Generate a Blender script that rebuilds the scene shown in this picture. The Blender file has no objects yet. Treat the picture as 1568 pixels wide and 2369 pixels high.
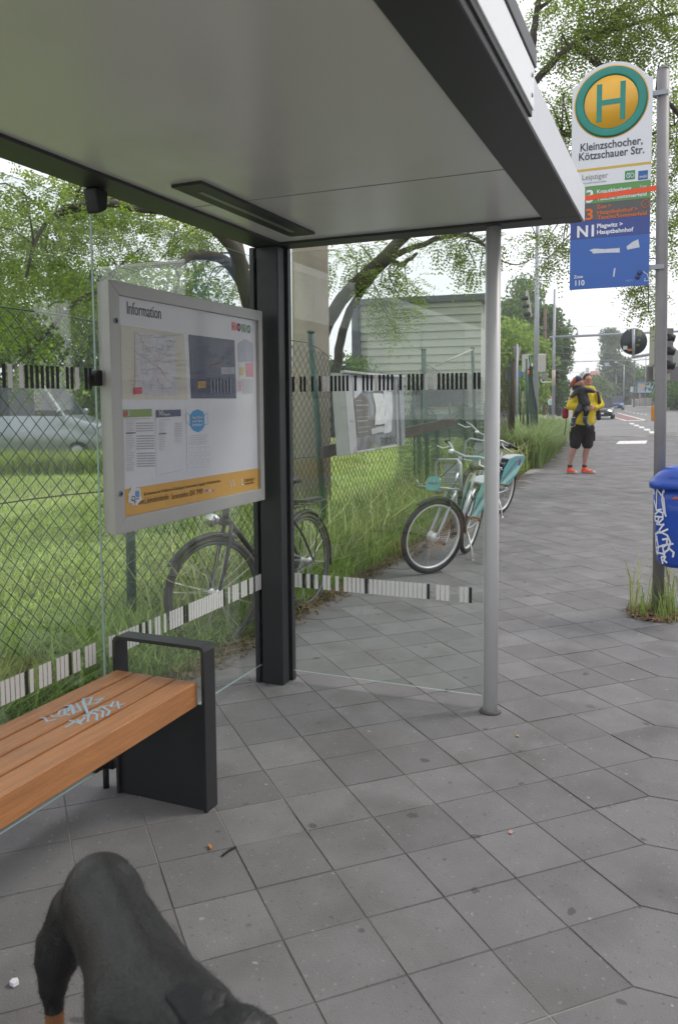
import bpy, math, random
import numpy as np
from mathutils import Vector, Matrix
random.seed(7); rng = np.random.default_rng(7)
R_ = math.radians
scene = bpy.context.scene
COL = scene.collection

# ------------------------------------------------------------------ camera
YAW, PIT, ROL = 0.409494, -0.0788545, -0.0089475
FOC, PX, PY, CAMH = 1877.977, 760.764, 1079.182, 1.5      # lens in units of a 1568 x 2369 frame
_cy, _sy, _cp, _sp = math.cos(YAW), math.sin(YAW), math.cos(PIT), math.sin(PIT)
CF = Vector((_cy*_cp, _sy*_cp, _sp)); _r = Vector((_sy, -_cy, 0)); _u = _r.cross(CF)
CR = _r*math.cos(ROL) + _u*math.sin(ROL); CU = _u*math.cos(ROL) - _r*math.sin(ROL)
CAM = Vector((0, 0, CAMH))
cd = bpy.data.cameras.new('camera'); cam = bpy.data.objects.new('camera', cd); COL.objects.link(cam)
m = Matrix((CR, CU, -CF)).transposed().to_4x4(); m.translation = CAM; cam.matrix_world = m
cd.sensor_fit = 'HORIZONTAL'; cd.sensor_width = 36.0; cd.lens = 36.0*FOC/1568
cd.shift_x = (784-PX)/1568; cd.shift_y = (PY-1184.5)/1568
cd.dof.use_dof = True; cd.dof.focus_distance = 4.6; cd.dof.aperture_fstop = 8.0
cd.clip_start = 0.05; cd.clip_end = 3000
scene.camera = cam

# ------------------------------------------------------------------ world and sun
SUN_EL, SUN_AZ = R_(48), R_(-55)          # azimuth of the sun seen from above, from +x
w = bpy.data.worlds.new("World"); scene.world = w; w.use_nodes = True
nt = w.node_tree; nt.nodes.clear()
o_ = nt.nodes.new('ShaderNodeOutputWorld'); bg = nt.nodes.new('ShaderNodeBackground')
sky = nt.nodes.new('ShaderNodeTexSky'); sky.sky_type = 'NISHITA'; sky.sun_disc = False
sky.sun_elevation = SUN_EL; sky.sun_rotation = math.pi/2 - SUN_AZ
sky.air_density = 1.2; sky.dust_density = 2.5
mx = nt.nodes.new('ShaderNodeMix'); mx.data_type = 'RGBA'
tc = nt.nodes.new('ShaderNodeTexCoord'); nz = nt.nodes.new('ShaderNodeTexNoise'); nz.inputs['Scale'].default_value = 2.2; nz.inputs['Detail'].default_value = 6
rp = nt.nodes.new('ShaderNodeMapRange'); rp.inputs[1].default_value = .3; rp.inputs[2].default_value = .65; rp.inputs[3].default_value = .74; rp.inputs[4].default_value = .93
nt.links.new(tc.outputs['Generated'], nz.inputs['Vector']); nt.links.new(nz.outputs['Fac'], rp.inputs[0])
nt.links.new(rp.outputs[0], mx.inputs['Factor']); nt.links.new(sky.outputs[0], mx.inputs[6]); mx.inputs[7].default_value = (9.2, 9.3, 9.6, 1)
nt.links.new(mx.outputs[2], bg.inputs['Color']); bg.inputs['Strength'].default_value = 0.14
nt.links.new(bg.outputs[0], o_.inputs[0])
sl = bpy.data.lights.new('sun', 'SUN'); sl.energy = 1.5; sl.angle = R_(14); sl.color = (1, .95, .86)
so = bpy.data.objects.new('sun', sl); COL.objects.link(so)
sd = Vector((math.cos(SUN_EL)*math.cos(SUN_AZ), math.cos(SUN_EL)*math.sin(SUN_AZ), math.sin(SUN_EL)))
so.rotation_euler = sd.to_track_quat('Z', 'Y').to_euler()
scene.view_settings.view_transform = 'Standard'; scene.view_settings.look = 'None'
scene.view_settings.exposure = 0.12; scene.view_settings.gamma = 1.0
scene.cycles.max_bounces = 8; scene.cycles.transparent_max_bounces = 16

# ------------------------------------------------------------------ survey helpers (frame coordinates -> metres)
def _ray(x, y): return CF*FOC + CR*(x-PX) - CU*(y-PY)
def at(x, y, D): return CAM + _ray(x, y)*(D/FOC)
def onz(x, y, z=0.0): d = _ray(x, y); return CAM + d*((z-CAMH)/d.z)
def onu(x, y, u): d = _ray(x, y); return CAM + d*(u/d.x)
def onv(x, y, v): d = _ray(x, y); return CAM + d*(v/d.y)
def G(x, y): return onz(x, y, .12)
def gz(u): t = min(1, max(0, (u-7)/8)); return .12*t*t*(3-2*t)

# ------------------------------------------------------------------ materials
def mat(name, c, rough=.6, metal=0., var=.12, vs=6., bump=0., bs=60., coat=0., island=0., spec=.5, trans=None, dirt=None, emit=0., stretch=None):
    M = bpy.data.materials.new(name); M.use_nodes = True; t = M.node_tree; b = t.nodes['Principled BSDF']
    b.inputs['Roughness'].default_value = rough; b.inputs['Metallic'].default_value = metal
    b.inputs['Specular IOR Level'].default_value = spec; b.inputs['Coat Weight'].default_value = coat; b.inputs['Coat Roughness'].default_value = .08
    tc = t.nodes.new('ShaderNodeTexCoord'); src = tc.outputs['Object']
    if stretch:
        mp = t.nodes.new('ShaderNodeMapping'); mp.inputs['Scale'].default_value = stretch; t.links.new(src, mp.inputs[0]); src = mp.outputs[0]
    n = t.nodes.new('ShaderNodeTexNoise'); n.inputs['Scale'].default_value = vs; n.inputs['Detail'].default_value = 8; n.inputs['Roughness'].default_value = .65
    t.links.new(src, n.inputs['Vector'])
    mr = t.nodes.new('ShaderNodeMapRange'); mr.inputs[1].default_value = .25; mr.inputs[2].default_value = .75; mr.inputs[3].default_value = 1-var; mr.inputs[4].default_value = 1+var
    t.links.new(n.outputs['Fac'], mr.inputs[0]); fac = mr.outputs[0]
    if island:
        g = t.nodes.new('ShaderNodeNewGeometry'); m2 = t.nodes.new('ShaderNodeMapRange'); m2.inputs[3].default_value = 1-island; m2.inputs[4].default_value = 1+island
        t.links.new(g.outputs['Random Per Island'], m2.inputs[0]); mm = t.nodes.new('ShaderNodeMath'); mm.operation = 'MULTIPLY'
        t.links.new(fac, mm.inputs[0]); t.links.new(m2.outputs[0], mm.inputs[1]); fac = mm.outputs[0]
    vm = t.nodes.new('ShaderNodeVectorMath'); vm.operation = 'SCALE'; vm.inputs[0].default_value = c[:3]; t.links.new(fac, vm.inputs['Scale'])
    colo = vm.outputs[0]
    if dirt:
        dc, ds, lo, hi = dirt
        n2 = t.nodes.new('ShaderNodeTexNoise'); n2.inputs['Scale'].default_value = ds; n2.inputs['Detail'].default_value = 5; t.links.new(tc.outputs['Object'], n2.inputs['Vector'])
        r2 = t.nodes.new('ShaderNodeMapRange'); r2.inputs[1].default_value = lo; r2.inputs[2].default_value = hi; t.links.new(n2.outputs['Fac'], r2.inputs[0])
        x = t.nodes.new('ShaderNodeMix'); x.data_type = 'RGBA'; t.links.new(r2.outputs[0], x.inputs['Factor']); t.links.new(colo, x.inputs[6]); x.inputs[7].default_value = (*dc, 1); colo = x.outputs[2]
    t.links.new(colo, b.inputs['Base Color'])
    if bump:
        nb = t.nodes.new('ShaderNodeTexNoise'); nb.inputs['Scale'].default_value = bs; nb.inputs['Detail'].default_value = 4; t.links.new(src, nb.inputs['Vector'])
        bp = t.nodes.new('ShaderNodeBump'); bp.inputs['Strength'].default_value = bump; bp.inputs['Distance'].default_value = .01; t.links.new(nb.outputs['Fac'], bp.inputs['Height']); t.links.new(bp.outputs[0], b.inputs['Normal'])
    if trans is not None:
        tr = t.nodes.new('ShaderNodeBsdfTranslucent'); t.links.new(colo, tr.inputs[0]); ms = t.nodes.new('ShaderNodeMixShader'); ms.inputs[0].default_value = trans
        out = t.nodes['Material Output']; t.links.new(b.outputs[0], ms.inputs[1]); t.links.new(tr.outputs[0], ms.inputs[2]); t.links.new(ms.outputs[0], out.inputs[0])
    if emit:
        b.inputs['Emission Color'].default_value = (*c[:3], 1); b.inputs['Emission Strength'].default_value = emit
    return M
def glass(name, tint, refl=1.0):
    M = bpy.data.materials.new(name); M.use_nodes = True; t = M.node_tree; t.nodes.clear()
    out = t.nodes.new('ShaderNodeOutputMaterial'); tr = t.nodes.new('ShaderNodeBsdfTransparent'); tr.inputs[0].default_value = (*tint, 1)
    gl = t.nodes.new('ShaderNodeBsdfGlossy'); gl.inputs['Roughness'].default_value = .01; gl.inputs[0].default_value = (refl, refl, refl, 1)
    fr = t.nodes.new('ShaderNodeFresnel'); ge = t.nodes.new('ShaderNodeNewGeometry'); io = t.nodes.new('ShaderNodeMapRange'); io.inputs[3].default_value = 1.54; io.inputs[4].default_value = 1/1.54
    t.links.new(ge.outputs['Backfacing'], io.inputs[0]); t.links.new(io.outputs[0], fr.inputs[0])
    df = t.nodes.new('ShaderNodeBsdfDiffuse'); df.inputs[0].default_value = (.5, .52, .5, 1)
    ms = t.nodes.new('ShaderNodeMixShader'); m2 = t.nodes.new('ShaderNodeMixShader')
    tc = t.nodes.new('ShaderNodeTexCoord'); n = t.nodes.new('ShaderNodeTexNoise'); n.inputs['Scale'].default_value = 3; n.inputs['Detail'].default_value = 7
    mr = t.nodes.new('ShaderNodeMapRange'); mr.inputs[1].default_value = .35; mr.inputs[2].default_value = .8; mr.inputs[3].default_value = .006; mr.inputs[4].default_value = .035
    t.links.new(tc.outputs['Object'], n.inputs[0]); t.links.new(n.outputs['Fac'], mr.inputs[0]); t.links.new(mr.outputs[0], m2.inputs[0])
    t.links.new(tr.outputs[0], m2.inputs[1]); t.links.new(df.outputs[0], m2.inputs[2])
    t.links.new(fr.outputs[0], ms.inputs[0]); t.links.new(m2.outputs[0], ms.inputs[1]); t.links.new(gl.outputs[0], ms.inputs[2]); t.links.new(ms.outputs[0], out.inputs[0])
    return M

# ------------------------------------------------------------------ mesh helpers
def tag(o, label=None, cat=None, group=None, kind=None):
    if label: o['label'] = label
    if cat: o['category'] = cat
    if group: o['group'] = group
    if kind: o['kind'] = kind
    return o
def thing(name, label, cat, loc=(0, 0, 0), rot=(0, 0, 0), group=None):
    o = bpy.data.objects.new(name, None); COL.objects.link(o); o.location = loc; o.rotation_euler = rot; o.empty_display_size = .1
    return tag(o, label, cat, group)
def wloc(o):
    v = Vector((0, 0, 0))
    while o is not None: v += o.location; o = o.parent
    return v
class MB:
    def __init__(s): s.v = []; s.f = []; s.m = []; s.s = []
    def add(s, vs, fs, mi=0, sm=False):
        b = len(s.v); s.v += [tuple(v) for v in vs]
        for f in fs: s.f.append([i+b for i in f]); s.m.append(mi); s.s.append(sm)
        return s
    def box(s, lo, hi, mi=0):
        x0, y0, z0 = lo; x1, y1, z1 = hi
        return s.add([(x0,y0,z0),(x1,y0,z0),(x1,y1,z0),(x0,y1,z0),(x0,y0,z1),(x1,y0,z1),(x1,y1,z1),(x0,y1,z1)],
                     [(0,3,2,1),(4,5,6,7),(0,1,5,4),(1,2,6,5),(2,3,7,6),(3,0,4,7)], mi)
    def obox(s, c, ax, ay, az, mi=0):                     # centre and three half axes
        c, ax, ay, az = Vector(c), Vector(ax), Vector(ay), Vector(az)
        vs = [c+ax*i+ay*j+az*k for k in (-1,1) for (i,j) in ((-1,-1),(1,-1),(1,1),(-1,1))]
        return s.add(vs, [(0,3,2,1),(4,5,6,7),(0,1,5,4),(1,2,6,5),(2,3,7,6),(3,0,4,7)], mi)
    def bar(s, p0, p1, wd, th, up=(0,0,1), mi=0):
        p0, p1 = Vector(p0), Vector(p1); d = p1-p0; a = d.normalized(); sd = a.cross(Vector(up)).normalized(); n = sd.cross(a)
        return s.obox((p0+p1)/2, d/2, sd*wd/2, n*th/2, mi)
    def tube(s, pts, r, n=8, mi=0, cap=True):
        pts = [Vector(p) for p in pts]; k = len(pts); rs = r if isinstance(r, (list, tuple)) else [r]*k
        prev = None; vs = []; fs = []
        for i, p in enumerate(pts):
            d = (pts[min(i+1, k-1)]-pts[max(i-1, 0)]).normalized()
            if prev is None:
                a = Vector((0,0,1)) if abs(d.z) < .9 else Vector((1,0,0)); x = d.cross(a).normalized()
            else: x = (prev - d*prev.dot(d)).normalized()
            prev = x; y = d.cross(x)
            for j in range(n):
                t = 2*math.pi*j/n; vs.append(p+(x*math.cos(t)+y*math.sin(t))*rs[i])
        for i in range(k-1):
            for j in range(n): fs.append((i*n+j, i*n+(j+1)%n, (i+1)*n+(j+1)%n, (i+1)*n+j))
        if cap: fs.append(tuple(range(n))[::-1]); fs.append(tuple((k-1)*n+j for j in range(n)))
        return s.add(vs, fs, mi, True)
    def cyl(s, p0, p1, r0, r1=None, n=16, mi=0): return s.tube([p0, p1], [r0, r0 if r1 is None else r1], n, mi)
    def capsule(s, p0, r0, p1, r1, n=12):
        p0, p1 = Vector(p0), Vector(p1); d = p1-p0
        if d.length < 1e-6: d = Vector((0,0,.001)); p1 = p0+d
        a = d.normalized(); pts = []; rs = []
        for t in (-.99,-.8,-.5,-.2): pts.append(p0+a*t*r0); rs.append(r0*math.sqrt(1-t*t))
        for t in (.2,.5,.8,.99): pts.append(p1+a*t*r1); rs.append(r1*math.sqrt(1-t*t))
        return s.tube(pts, rs, n)
    def ell(s, c, r, n=14, k=9, mi=0, M=None):
        c = Vector(c); vs = []; fs = []
        for i in range(k+1):
            ph = math.pi*i/k
            for j in range(n):
                t = 2*math.pi*j/n; p = Vector((r[0]*math.sin(ph)*math.cos(t), r[1]*math.sin(ph)*math.sin(t), r[2]*math.cos(ph)))
                if M: p = M @ p
                vs.append(c+p)
        for i in range(k):
            for j in range(n): fs.append((i*n+j, (i+1)*n+j, (i+1)*n+(j+1)%n, i*n+(j+1)%n))
        return s.add(vs, fs, mi, True)
    def torus(s, c, ax, R, r, n=40, k=8, mi=0, a0=0, a1=2*math.pi, ref=None):
        c = Vector(c); ax = Vector(ax).normalized(); x = Vector(ref) if ref else (ax.cross(Vector((0,0,1))) if abs(ax.z) < .9 else Vector((1,0,0)))
        x = (x-ax*x.dot(ax)).normalized(); y = ax.cross(x); full = abs(a1-a0-2*math.pi) < 1e-6; vs = []; fs = []; N = n if full else n+1
        rx, rz = r if isinstance(r, tuple) else (r, r)
        for i in range(N):
            t = a0+(a1-a0)*i/n; d = x*math.cos(t)+y*math.sin(t)
            for j in range(k):
                q = 2*math.pi*j/k; vs.append(c+d*(R+rx*math.cos(q))+ax*rz*math.sin(q))
        for i in range(N if full else N-1):
            for j in range(k): fs.append((i*k+j, i*k+(j+1)%k, ((i+1)%N)*k+(j+1)%k, ((i+1)%N)*k+j))
        return s.add(vs, fs, mi, True)
    def prism(s, poly, ex, mi=0, sm=False):               # 3-D polygon pushed along ex
        p = [Vector(q) for q in poly]; ex = Vector(ex); n = len(p)
        return s.add(p+[q+ex for q in p], [tuple(range(n))[::-1], tuple(range(n, 2*n))]+[(i,(i+1)%n,(i+1)%n+n,i+n) for i in range(n)], mi, sm)
    def quad(s, a, b, c, d, mi=0): return s.add([a,b,c,d], [(0,1,2,3)], mi)
    def build(s, name, mats, parent=None, world=True, bevel=0, label=None, kind=None):
        me = bpy.data.meshes.new(name); off = wloc(parent) if (parent is not None and world) else Vector((0,0,0))
        me.from_pydata([(v[0]-off.x, v[1]-off.y, v[2]-off.z) for v in s.v], [], s.f)
        for x in (mats if isinstance(mats, (list, tuple)) else [mats]): me.materials.append(x)
        me.polygons.foreach_set('material_index', s.m); me.polygons.foreach_set('use_smooth', s.s); me.update()
        o = bpy.data.objects.new(name, me); COL.objects.link(o)
        if parent is not None: o.parent = parent
        if bevel:
            b = o.modifiers.new('b', 'BEVEL'); b.width = bevel; b.segments = 2; b.limit_method = 'ANGLE'; b.angle_limit = R_(40); b.harden_normals = True
            me.polygons.foreach_set('use_smooth', [True]*len(me.polygons))
        if label: o['label'] = label
        if kind: o['kind'] = kind
        return o
def rawquads(name, V, m, parent=None, kind=None, tri=False):
    k = 3 if tri else 4; n = len(V)//k; me = bpy.data.meshes.new(name); off = wloc(parent) if parent is not None else Vector((0,0,0))
    V = (V-np.array(off[:])).astype(np.float32)
    me.vertices.add(len(V)); me.vertices.foreach_set('co', V.ravel()); me.loops.add(len(V)); me.loops.foreach_set('vertex_index', np.arange(len(V), dtype=np.int32))
    me.polygons.add(n); me.polygons.foreach_set('loop_start', np.arange(n, dtype=np.int32)*k); me.materials.append(m); me.update(calc_edges=True)
    o = bpy.data.objects.new(name, me); COL.objects.link(o)
    if parent is not None: o.parent = parent
    if kind: o['kind'] = kind
    return o
def organic(name, mb, m, parent, voxel=.012, smooth=6, world=True, pick=None, label=None):
    t = mb.build('tmp_'+name, m, None); r = t.modifiers.new('r', 'REMESH'); r.mode = 'VOXEL'; r.voxel_size = voxel; r.use_smooth_shade = True
    s = t.modifiers.new('s', 'SMOOTH'); s.iterations = smooth; s.factor = .5
    dg = bpy.context.evaluated_depsgraph_get(); me = bpy.data.meshes.new_from_object(t.evaluated_get(dg)); bpy.data.objects.remove(t)
    me.name = name; off = wloc(parent) if world else Vector((0,0,0))
    me.transform(Matrix.Translation(-off)); me.materials.clear()
    for x in (m if isinstance(m, (list, tuple)) else [m]): me.materials.append(x)
    for p in me.polygons:
        p.use_smooth = True
        if pick: p.material_index = pick(p.center+off)
        else: p.material_index = 0
    o = bpy.data.objects.new(name, me); COL.objects.link(o); o.parent = parent
    if label: o['label'] = label
    return o
def textmesh(body, size, loc, right, up, m, parent, name='lettering', align='LEFT', sx=1.0, bold=0., world=True, ext=.0004):
    c = bpy.data.curves.new('t', 'FONT'); c.body = body; c.size = size; c.align_x = align; c.extrude = ext; c.offset = bold; c.resolution_u = 3
    o = bpy.data.objects.new('t', c); COL.objects.link(o); dg = bpy.context.evaluated_depsgraph_get()
    me = bpy.data.meshes.new_from_object(o.evaluated_get(dg)); bpy.data.objects.remove(o)
    r = Vector(right).normalized(); u = Vector(up).normalized(); n = r.cross(u); off = wloc(parent) if world else Vector((0,0,0))
    M = Matrix((r*sx, u, n)).transposed().to_4x4(); M.translation = Vector(loc)-off; me.transform(M); me.materials.clear(); me.materials.append(m)
    q = bpy.data.objects.new(name, me); COL.objects.link(q); q.parent = parent; return q
def stroke(mb, pts, wd, n, mi=0):                          # painted stroke: flat ribbon on a surface with normal n
    n = Vector(n).normalized(); pts = [Vector(p) for p in pts]
    for a, b in zip(pts, pts[1:]):
        d = b-a
        if d.length < 1e-6: continue
        mb.nst = getattr(mb, 'nst', 0)+1; a = a+n*.000012*mb.nst; b = b+n*.000012*mb.nst
        d.normalize(); s_ = n.cross(d)*wd/2; e = d*wd*.35
        mb.add([a-e-s_, b+e-s_, b+e+s_, a-e+s_], [(0,1,2,3)], mi)
def copy_tree(o, parent=None):
    c = o.copy(); COL.objects.link(c); c.parent = parent
    for ch in list(o.children): copy_tree(ch, c)
    return c

M_dark = mat('anthracite_paint', (.035,.036,.040), .45, .3, var=.08, vs=4, bump=.03, bs=400)
M_dark2 = mat('anthracite_edge', (.012,.012,.014), .6)
M_ceil = mat('ceiling_coating', (.67,.655,.68), .24, .1, var=.03, vs=1.2, bump=.006, bs=3, dirt=((.52,.50,.47), 1.3, .55, .9))
M_silver = mat('silver_coating', (.52,.53,.56), .35, .4, var=.04)
M_post = mat('light_grey_post', (.62,.62,.635), .42, .0, var=.05, vs=3)
M_white = mat('white_panel', (.82,.83,.86), .4, var=.02)
M_galv = mat('galvanised_steel', (.33,.35,.38), .5, .55, var=.14, vs=8)
M_gpole = mat('grey_pole', (.24,.23,.24), .55, .2, var=.12, vs=5)
M_black = mat('black_rubber', (.015,.015,.017), .6)
M_glass = glass('pane_glass', (.945,.97,.955)); M_gedge = mat('glass_edge', (.36,.46,.43), .2, var=.15, vs=4)
M_bw = mat('white_marking', (.80,.78,.77), .6, var=.05); M_bb = mat('black_marking', (.022,.019,.026), .6)

exec_parts = []
# ------------------------------------------------------------------ ground, road, pavement
def sheet(name, poly, m, dz=0.0, step=1.0, kind='structure', follow=True):
    """flat polygon (u, v) cut in strips along u so that it follows the gentle rise of the ground"""
    from mathutils.geometry import tessellate_polygon
    import bmesh
    bm = bmesh.new(); vs = [bm.verts.new((p[0], p[1], 0)) for p in poly]; bm.faces.new(vs)
    if follow:
        for uu in [7+.8*i for i in range(11)]:
            g = list(bm.verts)+list(bm.edges)+list(bm.faces); bmesh.ops.bisect_plane(bm, geom=g, plane_co=(uu, 0, 0), plane_no=(1, 0, 0))
    for v in bm.verts: v.co.z = gz(v.co.x)+dz
    bm.normal_update()
    for f in bm.faces:
        if f.normal.z < 0: f.normal_flip()
    me = bpy.data.meshes.new(name); bm.to_mesh(me); bm.free(); me.materials.append(m)
    o = bpy.data.objects.new(name, me); COL.objects.link(o); o['kind'] = kind; return o
M_soil = mat('soil', (.085,.07,.045), .95, var=.35, vs=1.3, bump=.5, bs=30, dirt=((.05,.075,.02), .6, .45, .6))
M_asph = mat('asphalt', (.19,.185,.185), .85, var=.10, vs=.35, bump=.25, bs=120, dirt=((.12,.118,.12), .5, .5, .75))
M_joint = mat('joint_sand', (.108,.102,.096), .95, var=.4, vs=3, bump=.4, bs=150, dirt=((.32,.30,.27), .9, .50, .58))
M_slab = mat('concrete_slab', (.170,.165,.168), .78, var=.14, vs=5, bump=.35, bs=170, island=.13, dirt=((.115,.107,.105), 2.6, .50, .80), spec=.35)
M_pent = mat('border_slab', (.164,.159,.162), .8, var=.14, vs=4, bump=.35, bs=170, island=.12, dirt=((.10,.094,.094), 2.2, .5, .74), spec=.35)
def spots(M, scale, thr, colr, fac, seed=0., warp=.35):
    """round gum marks and specks with a shape of their own"""
    t = M.node_tree; b = t.nodes['Principled BSDF']; src = b.inputs['Base Color'].links[0].from_socket
    tc = t.nodes.new('ShaderNodeTexCoord'); mp = t.nodes.new('ShaderNodeMapping'); mp.inputs['Location'].default_value = (seed, seed*1.7, 0); mp.inputs['Scale'].default_value = (1, 1, 0)
    n = t.nodes.new('ShaderNodeTexNoise'); n.inputs['Scale'].default_value = scale*2.5; ad = t.nodes.new('ShaderNodeVectorMath'); ad.operation = 'MULTIPLY_ADD'; ad.inputs[1].default_value = (warp/scale,)*3
    v = t.nodes.new('ShaderNodeTexVoronoi'); v.inputs['Scale'].default_value = scale; v.inputs['Randomness'].default_value = 1
    t.links.new(tc.outputs['Object'], mp.inputs[0]); t.links.new(mp.outputs[0], n.inputs[0]); t.links.new(n.outputs['Color'], ad.inputs[0]); t.links.new(mp.outputs[0], ad.inputs[2]); t.links.new(ad.outputs[0], v.inputs['Vector'])
    sp = t.nodes.new('ShaderNodeSeparateColor'); t.links.new(v.outputs['Color'], sp.inputs[0]); ml = t.nodes.new('ShaderNodeMath'); ml.operation = 'MULTIPLY'; ml.inputs[1].default_value = thr; t.links.new(sp.outputs[0], ml.inputs[0])
    sb = t.nodes.new('ShaderNodeMath'); sb.operation = 'SUBTRACT'; t.links.new(ml.outputs[0], sb.inputs[0]); t.links.new(v.outputs['Distance'], sb.inputs[1])
    mr = t.nodes.new('ShaderNodeMapRange'); mr.inputs[1].default_value = 0; mr.inputs[2].default_value = .03; mr.inputs[4].default_value = fac; t.links.new(sb.outputs[0], mr.inputs[0])
    x = t.nodes.new('ShaderNodeMix'); x.data_type = 'RGBA'; t.links.new(mr.outputs[0], x.inputs['Factor']); t.links.new(src, x.inputs[6]); x.inputs[7].default_value = (*colr, 1); t.links.new(x.outputs[2], b.inputs['Base Color'])
for M__ in (M_slab, M_pent):
    spots(M__, 6.5, .17, (.055,.052,.055), .65, 3.1); spots(M__, 3.1, .12, (.07,.065,.06), .5, 9.4); spots(M__, 11, .10, (.36,.35,.34), .7, 5.7); spots(M__, 38, .22, (.28,.27,.26), .5, 1.7, .2); spots(M__, 45, .24, (.08,.078,.08), .5, 7.7, .2)
M_cob = mat('mosaic_setts', (.27,.235,.225), .8, var=.15, vs=6, bump=.3, bs=90, island=.35)
M_lawn = mat('lawn_turf', (.27,.36,.09), .9, var=.35, vs=.7, bump=.6, bs=25, dirt=((.36,.38,.13), .35, .5, .7))
M_red = mat('red_bike_lane', (.24,.135,.13), .85, var=.12, vs=2)
M_paint = mat('road_paint', (.62,.62,.60), .7, var=.12, vs=6)
M_kerb = mat('kerb_stone', (.30,.29,.28), .8, var=.12, vs=3, bump=.2)

sheet('ground', [(-60,-150),(620,-150),(620,260),(-60,260)], M_soil, dz=-.05)
sheet('lawn', [(-20,2.75),(7,2.85),(14,3.1),(20,3.4),(26,3.9),(31,5.2),(40,12),(40,60),(-20,60)], M_lawn, dz=-.01)
sheet('road', [(33,40),(32.2,4.4),(33.5,1.6),(35.6,-.3),(36,-1.9),(-30,-1.95),(-30,-16),(60,-16),(60,-5),(420,-14),(420,38),(95,16),(60,40)], M_asph, dz=-.03)
pavefar = sheet('far_pavement', [tuple(G(*p)[:2]) for p in ((1190,995),(1240,990),(1287,987),(1318,980.5),(1342,962),(1362,940),(1330,936),(1200,936))], M_kerb, dz=.012, follow=False)
sheet('right_pavement', [tuple(G(*p)[:2]) for p in ((1436,939),(1480,942),(1568,945),(1800,958),(1800,934),(1436,933.5))], M_kerb, dz=.012, follow=False)
sheet('verge_lawn', [tuple(G(*p)[:2]) for p in ((1195,968),(1247,966),(1268,955),(1285,946),(1262,940),(1195,940))], M_lawn, dz=.03, follow=False)
sheet('joint_bed', [(-3,-1.9),(36,-1.9),(35.4,-.3),(33.3,1.6),(32,4.4),(26,3.4),(20,2.95),(14,2.65),(8,2.5),(-3,2.5)], M_joint, dz=-.0028)

def leftedge(u):
    for (a, va), (b, vb) in zip([(-9,2.42),(8,2.42),(14,2.6),(20,2.95),(26,3.45),(32,4.5)], [(8,2.42),(14,2.6),(20,2.95),(26,3.45),(32,4.5),(90,9)]):
        if u <= b: return va+(vb-va)*(u-a)/(b-a)
A = .182; U0 = 3.565; V0 = .08
slabs = MB()
def slab(poly, gap=.0016, dz=0.0):
    c = sum((Vector((p[0], p[1], 0)) for p in poly), Vector())/len(poly)
    tx, ty, h = rng.normal(0, .0026), rng.normal(0, .0026), rng.normal(0, .0008)+dz
    top = []; low = []
    for p in poly:
        d = Vector((p[0], p[1], 0))-c; k = 1-gap/max(d.length*.72, .02); q = c+d*k; k2 = 1-(gap+.0013)/max(d.length*.72, .02); q2 = c+d*k2
        top.append((q2.x, q2.y, gz(q2.x)+h+tx*(q2.x-c.x)+ty*(q2.y-c.y))); low.append((q.x, q.y, gz(q.x)+h-.004+tx*(q.x-c.x)+ty*(q.y-c.y)))
    n = len(poly); slabs.add(top+low, [tuple(range(n))]+[(i, i+n, (i+1)%n+n, (i+1)%n) for i in range(n)])
for i in range(-24, 148):
    for j in range(0, 26):
        if (i+j) % 2: continue                       # a slab centre sits between four lattice nodes
        cu, cv = U0+i*A+A, V0+j*A
        if j == 0 or cu > 29.2: continue
        if cv > leftedge(cu)-.2: continue
        # keep the shelter posts' ground clear only by overlap
        slab([(cu-A, cv), (cu, cv-A), (cu+A, cv), (cu, cv+A)])
o_slabs = slabs.build('pavement', M_slab, kind='structure')
slabs = MB()
for i in range(-24, 144, 2):                         # border row of five-sided slabs on both edges
    cu = U0+i*A+A
    if cu > 29: continue
    slab([(cu-A, V0), (cu-A, V0-.30), (cu+A, V0-.30), (cu+A, V0), (cu, V0+A)][::1], dz=.0005)
    jm = int((leftedge(cu)-.2-V0)/A); 
    if cu < 8.5:
        jm = 11
        vv = V0+12*A
        slab([(cu+A, vv), (cu+A, vv+.19), (cu-A, vv+.19), (cu-A, vv), (cu, vv-A)], dz=.0005)
for i in range(0, 88):                               # large plain slabs beyond the border row
    for j in range(2):
        uu = -1.2+i*.365; vv = V0-.30-.30*(j+1)
        if uu < 31: slab([(uu+.18*j, vv), (uu+.365+.18*j, vv), (uu+.365+.18*j, vv+.30), (uu+.18*j, vv+.30)])
slabs.build('pavement_border', M_pent, kind='structure')
slabs = MB()
for i in range(0, 330):
    for j in range(0, 9):
        uu = 4+i*.09; vv = -.58-.095*(j+1)
        if uu > 33: continue
        slab([(uu, vv), (uu+.085, vv), (uu+.085, vv+.09), (uu, vv+.09)], gap=.004)
slabs.build('setts_strip', M_cob, kind='structure')
kb = MB()
for i in range(40):
    u0 = -3+i*1.0; z = gz(u0+.5)
    if u0 < 32: kb.box((u0+.004, -1.93, z-.14), (u0+.996, -1.80, z+.0))
kb.build('kerb', M_kerb, kind='structure')
sheet('slab_strip', [(-3,-1.80),(36,-1.80),(36,-1.43),(-3,-1.43)], M_kerb, dz=-.002)
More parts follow.
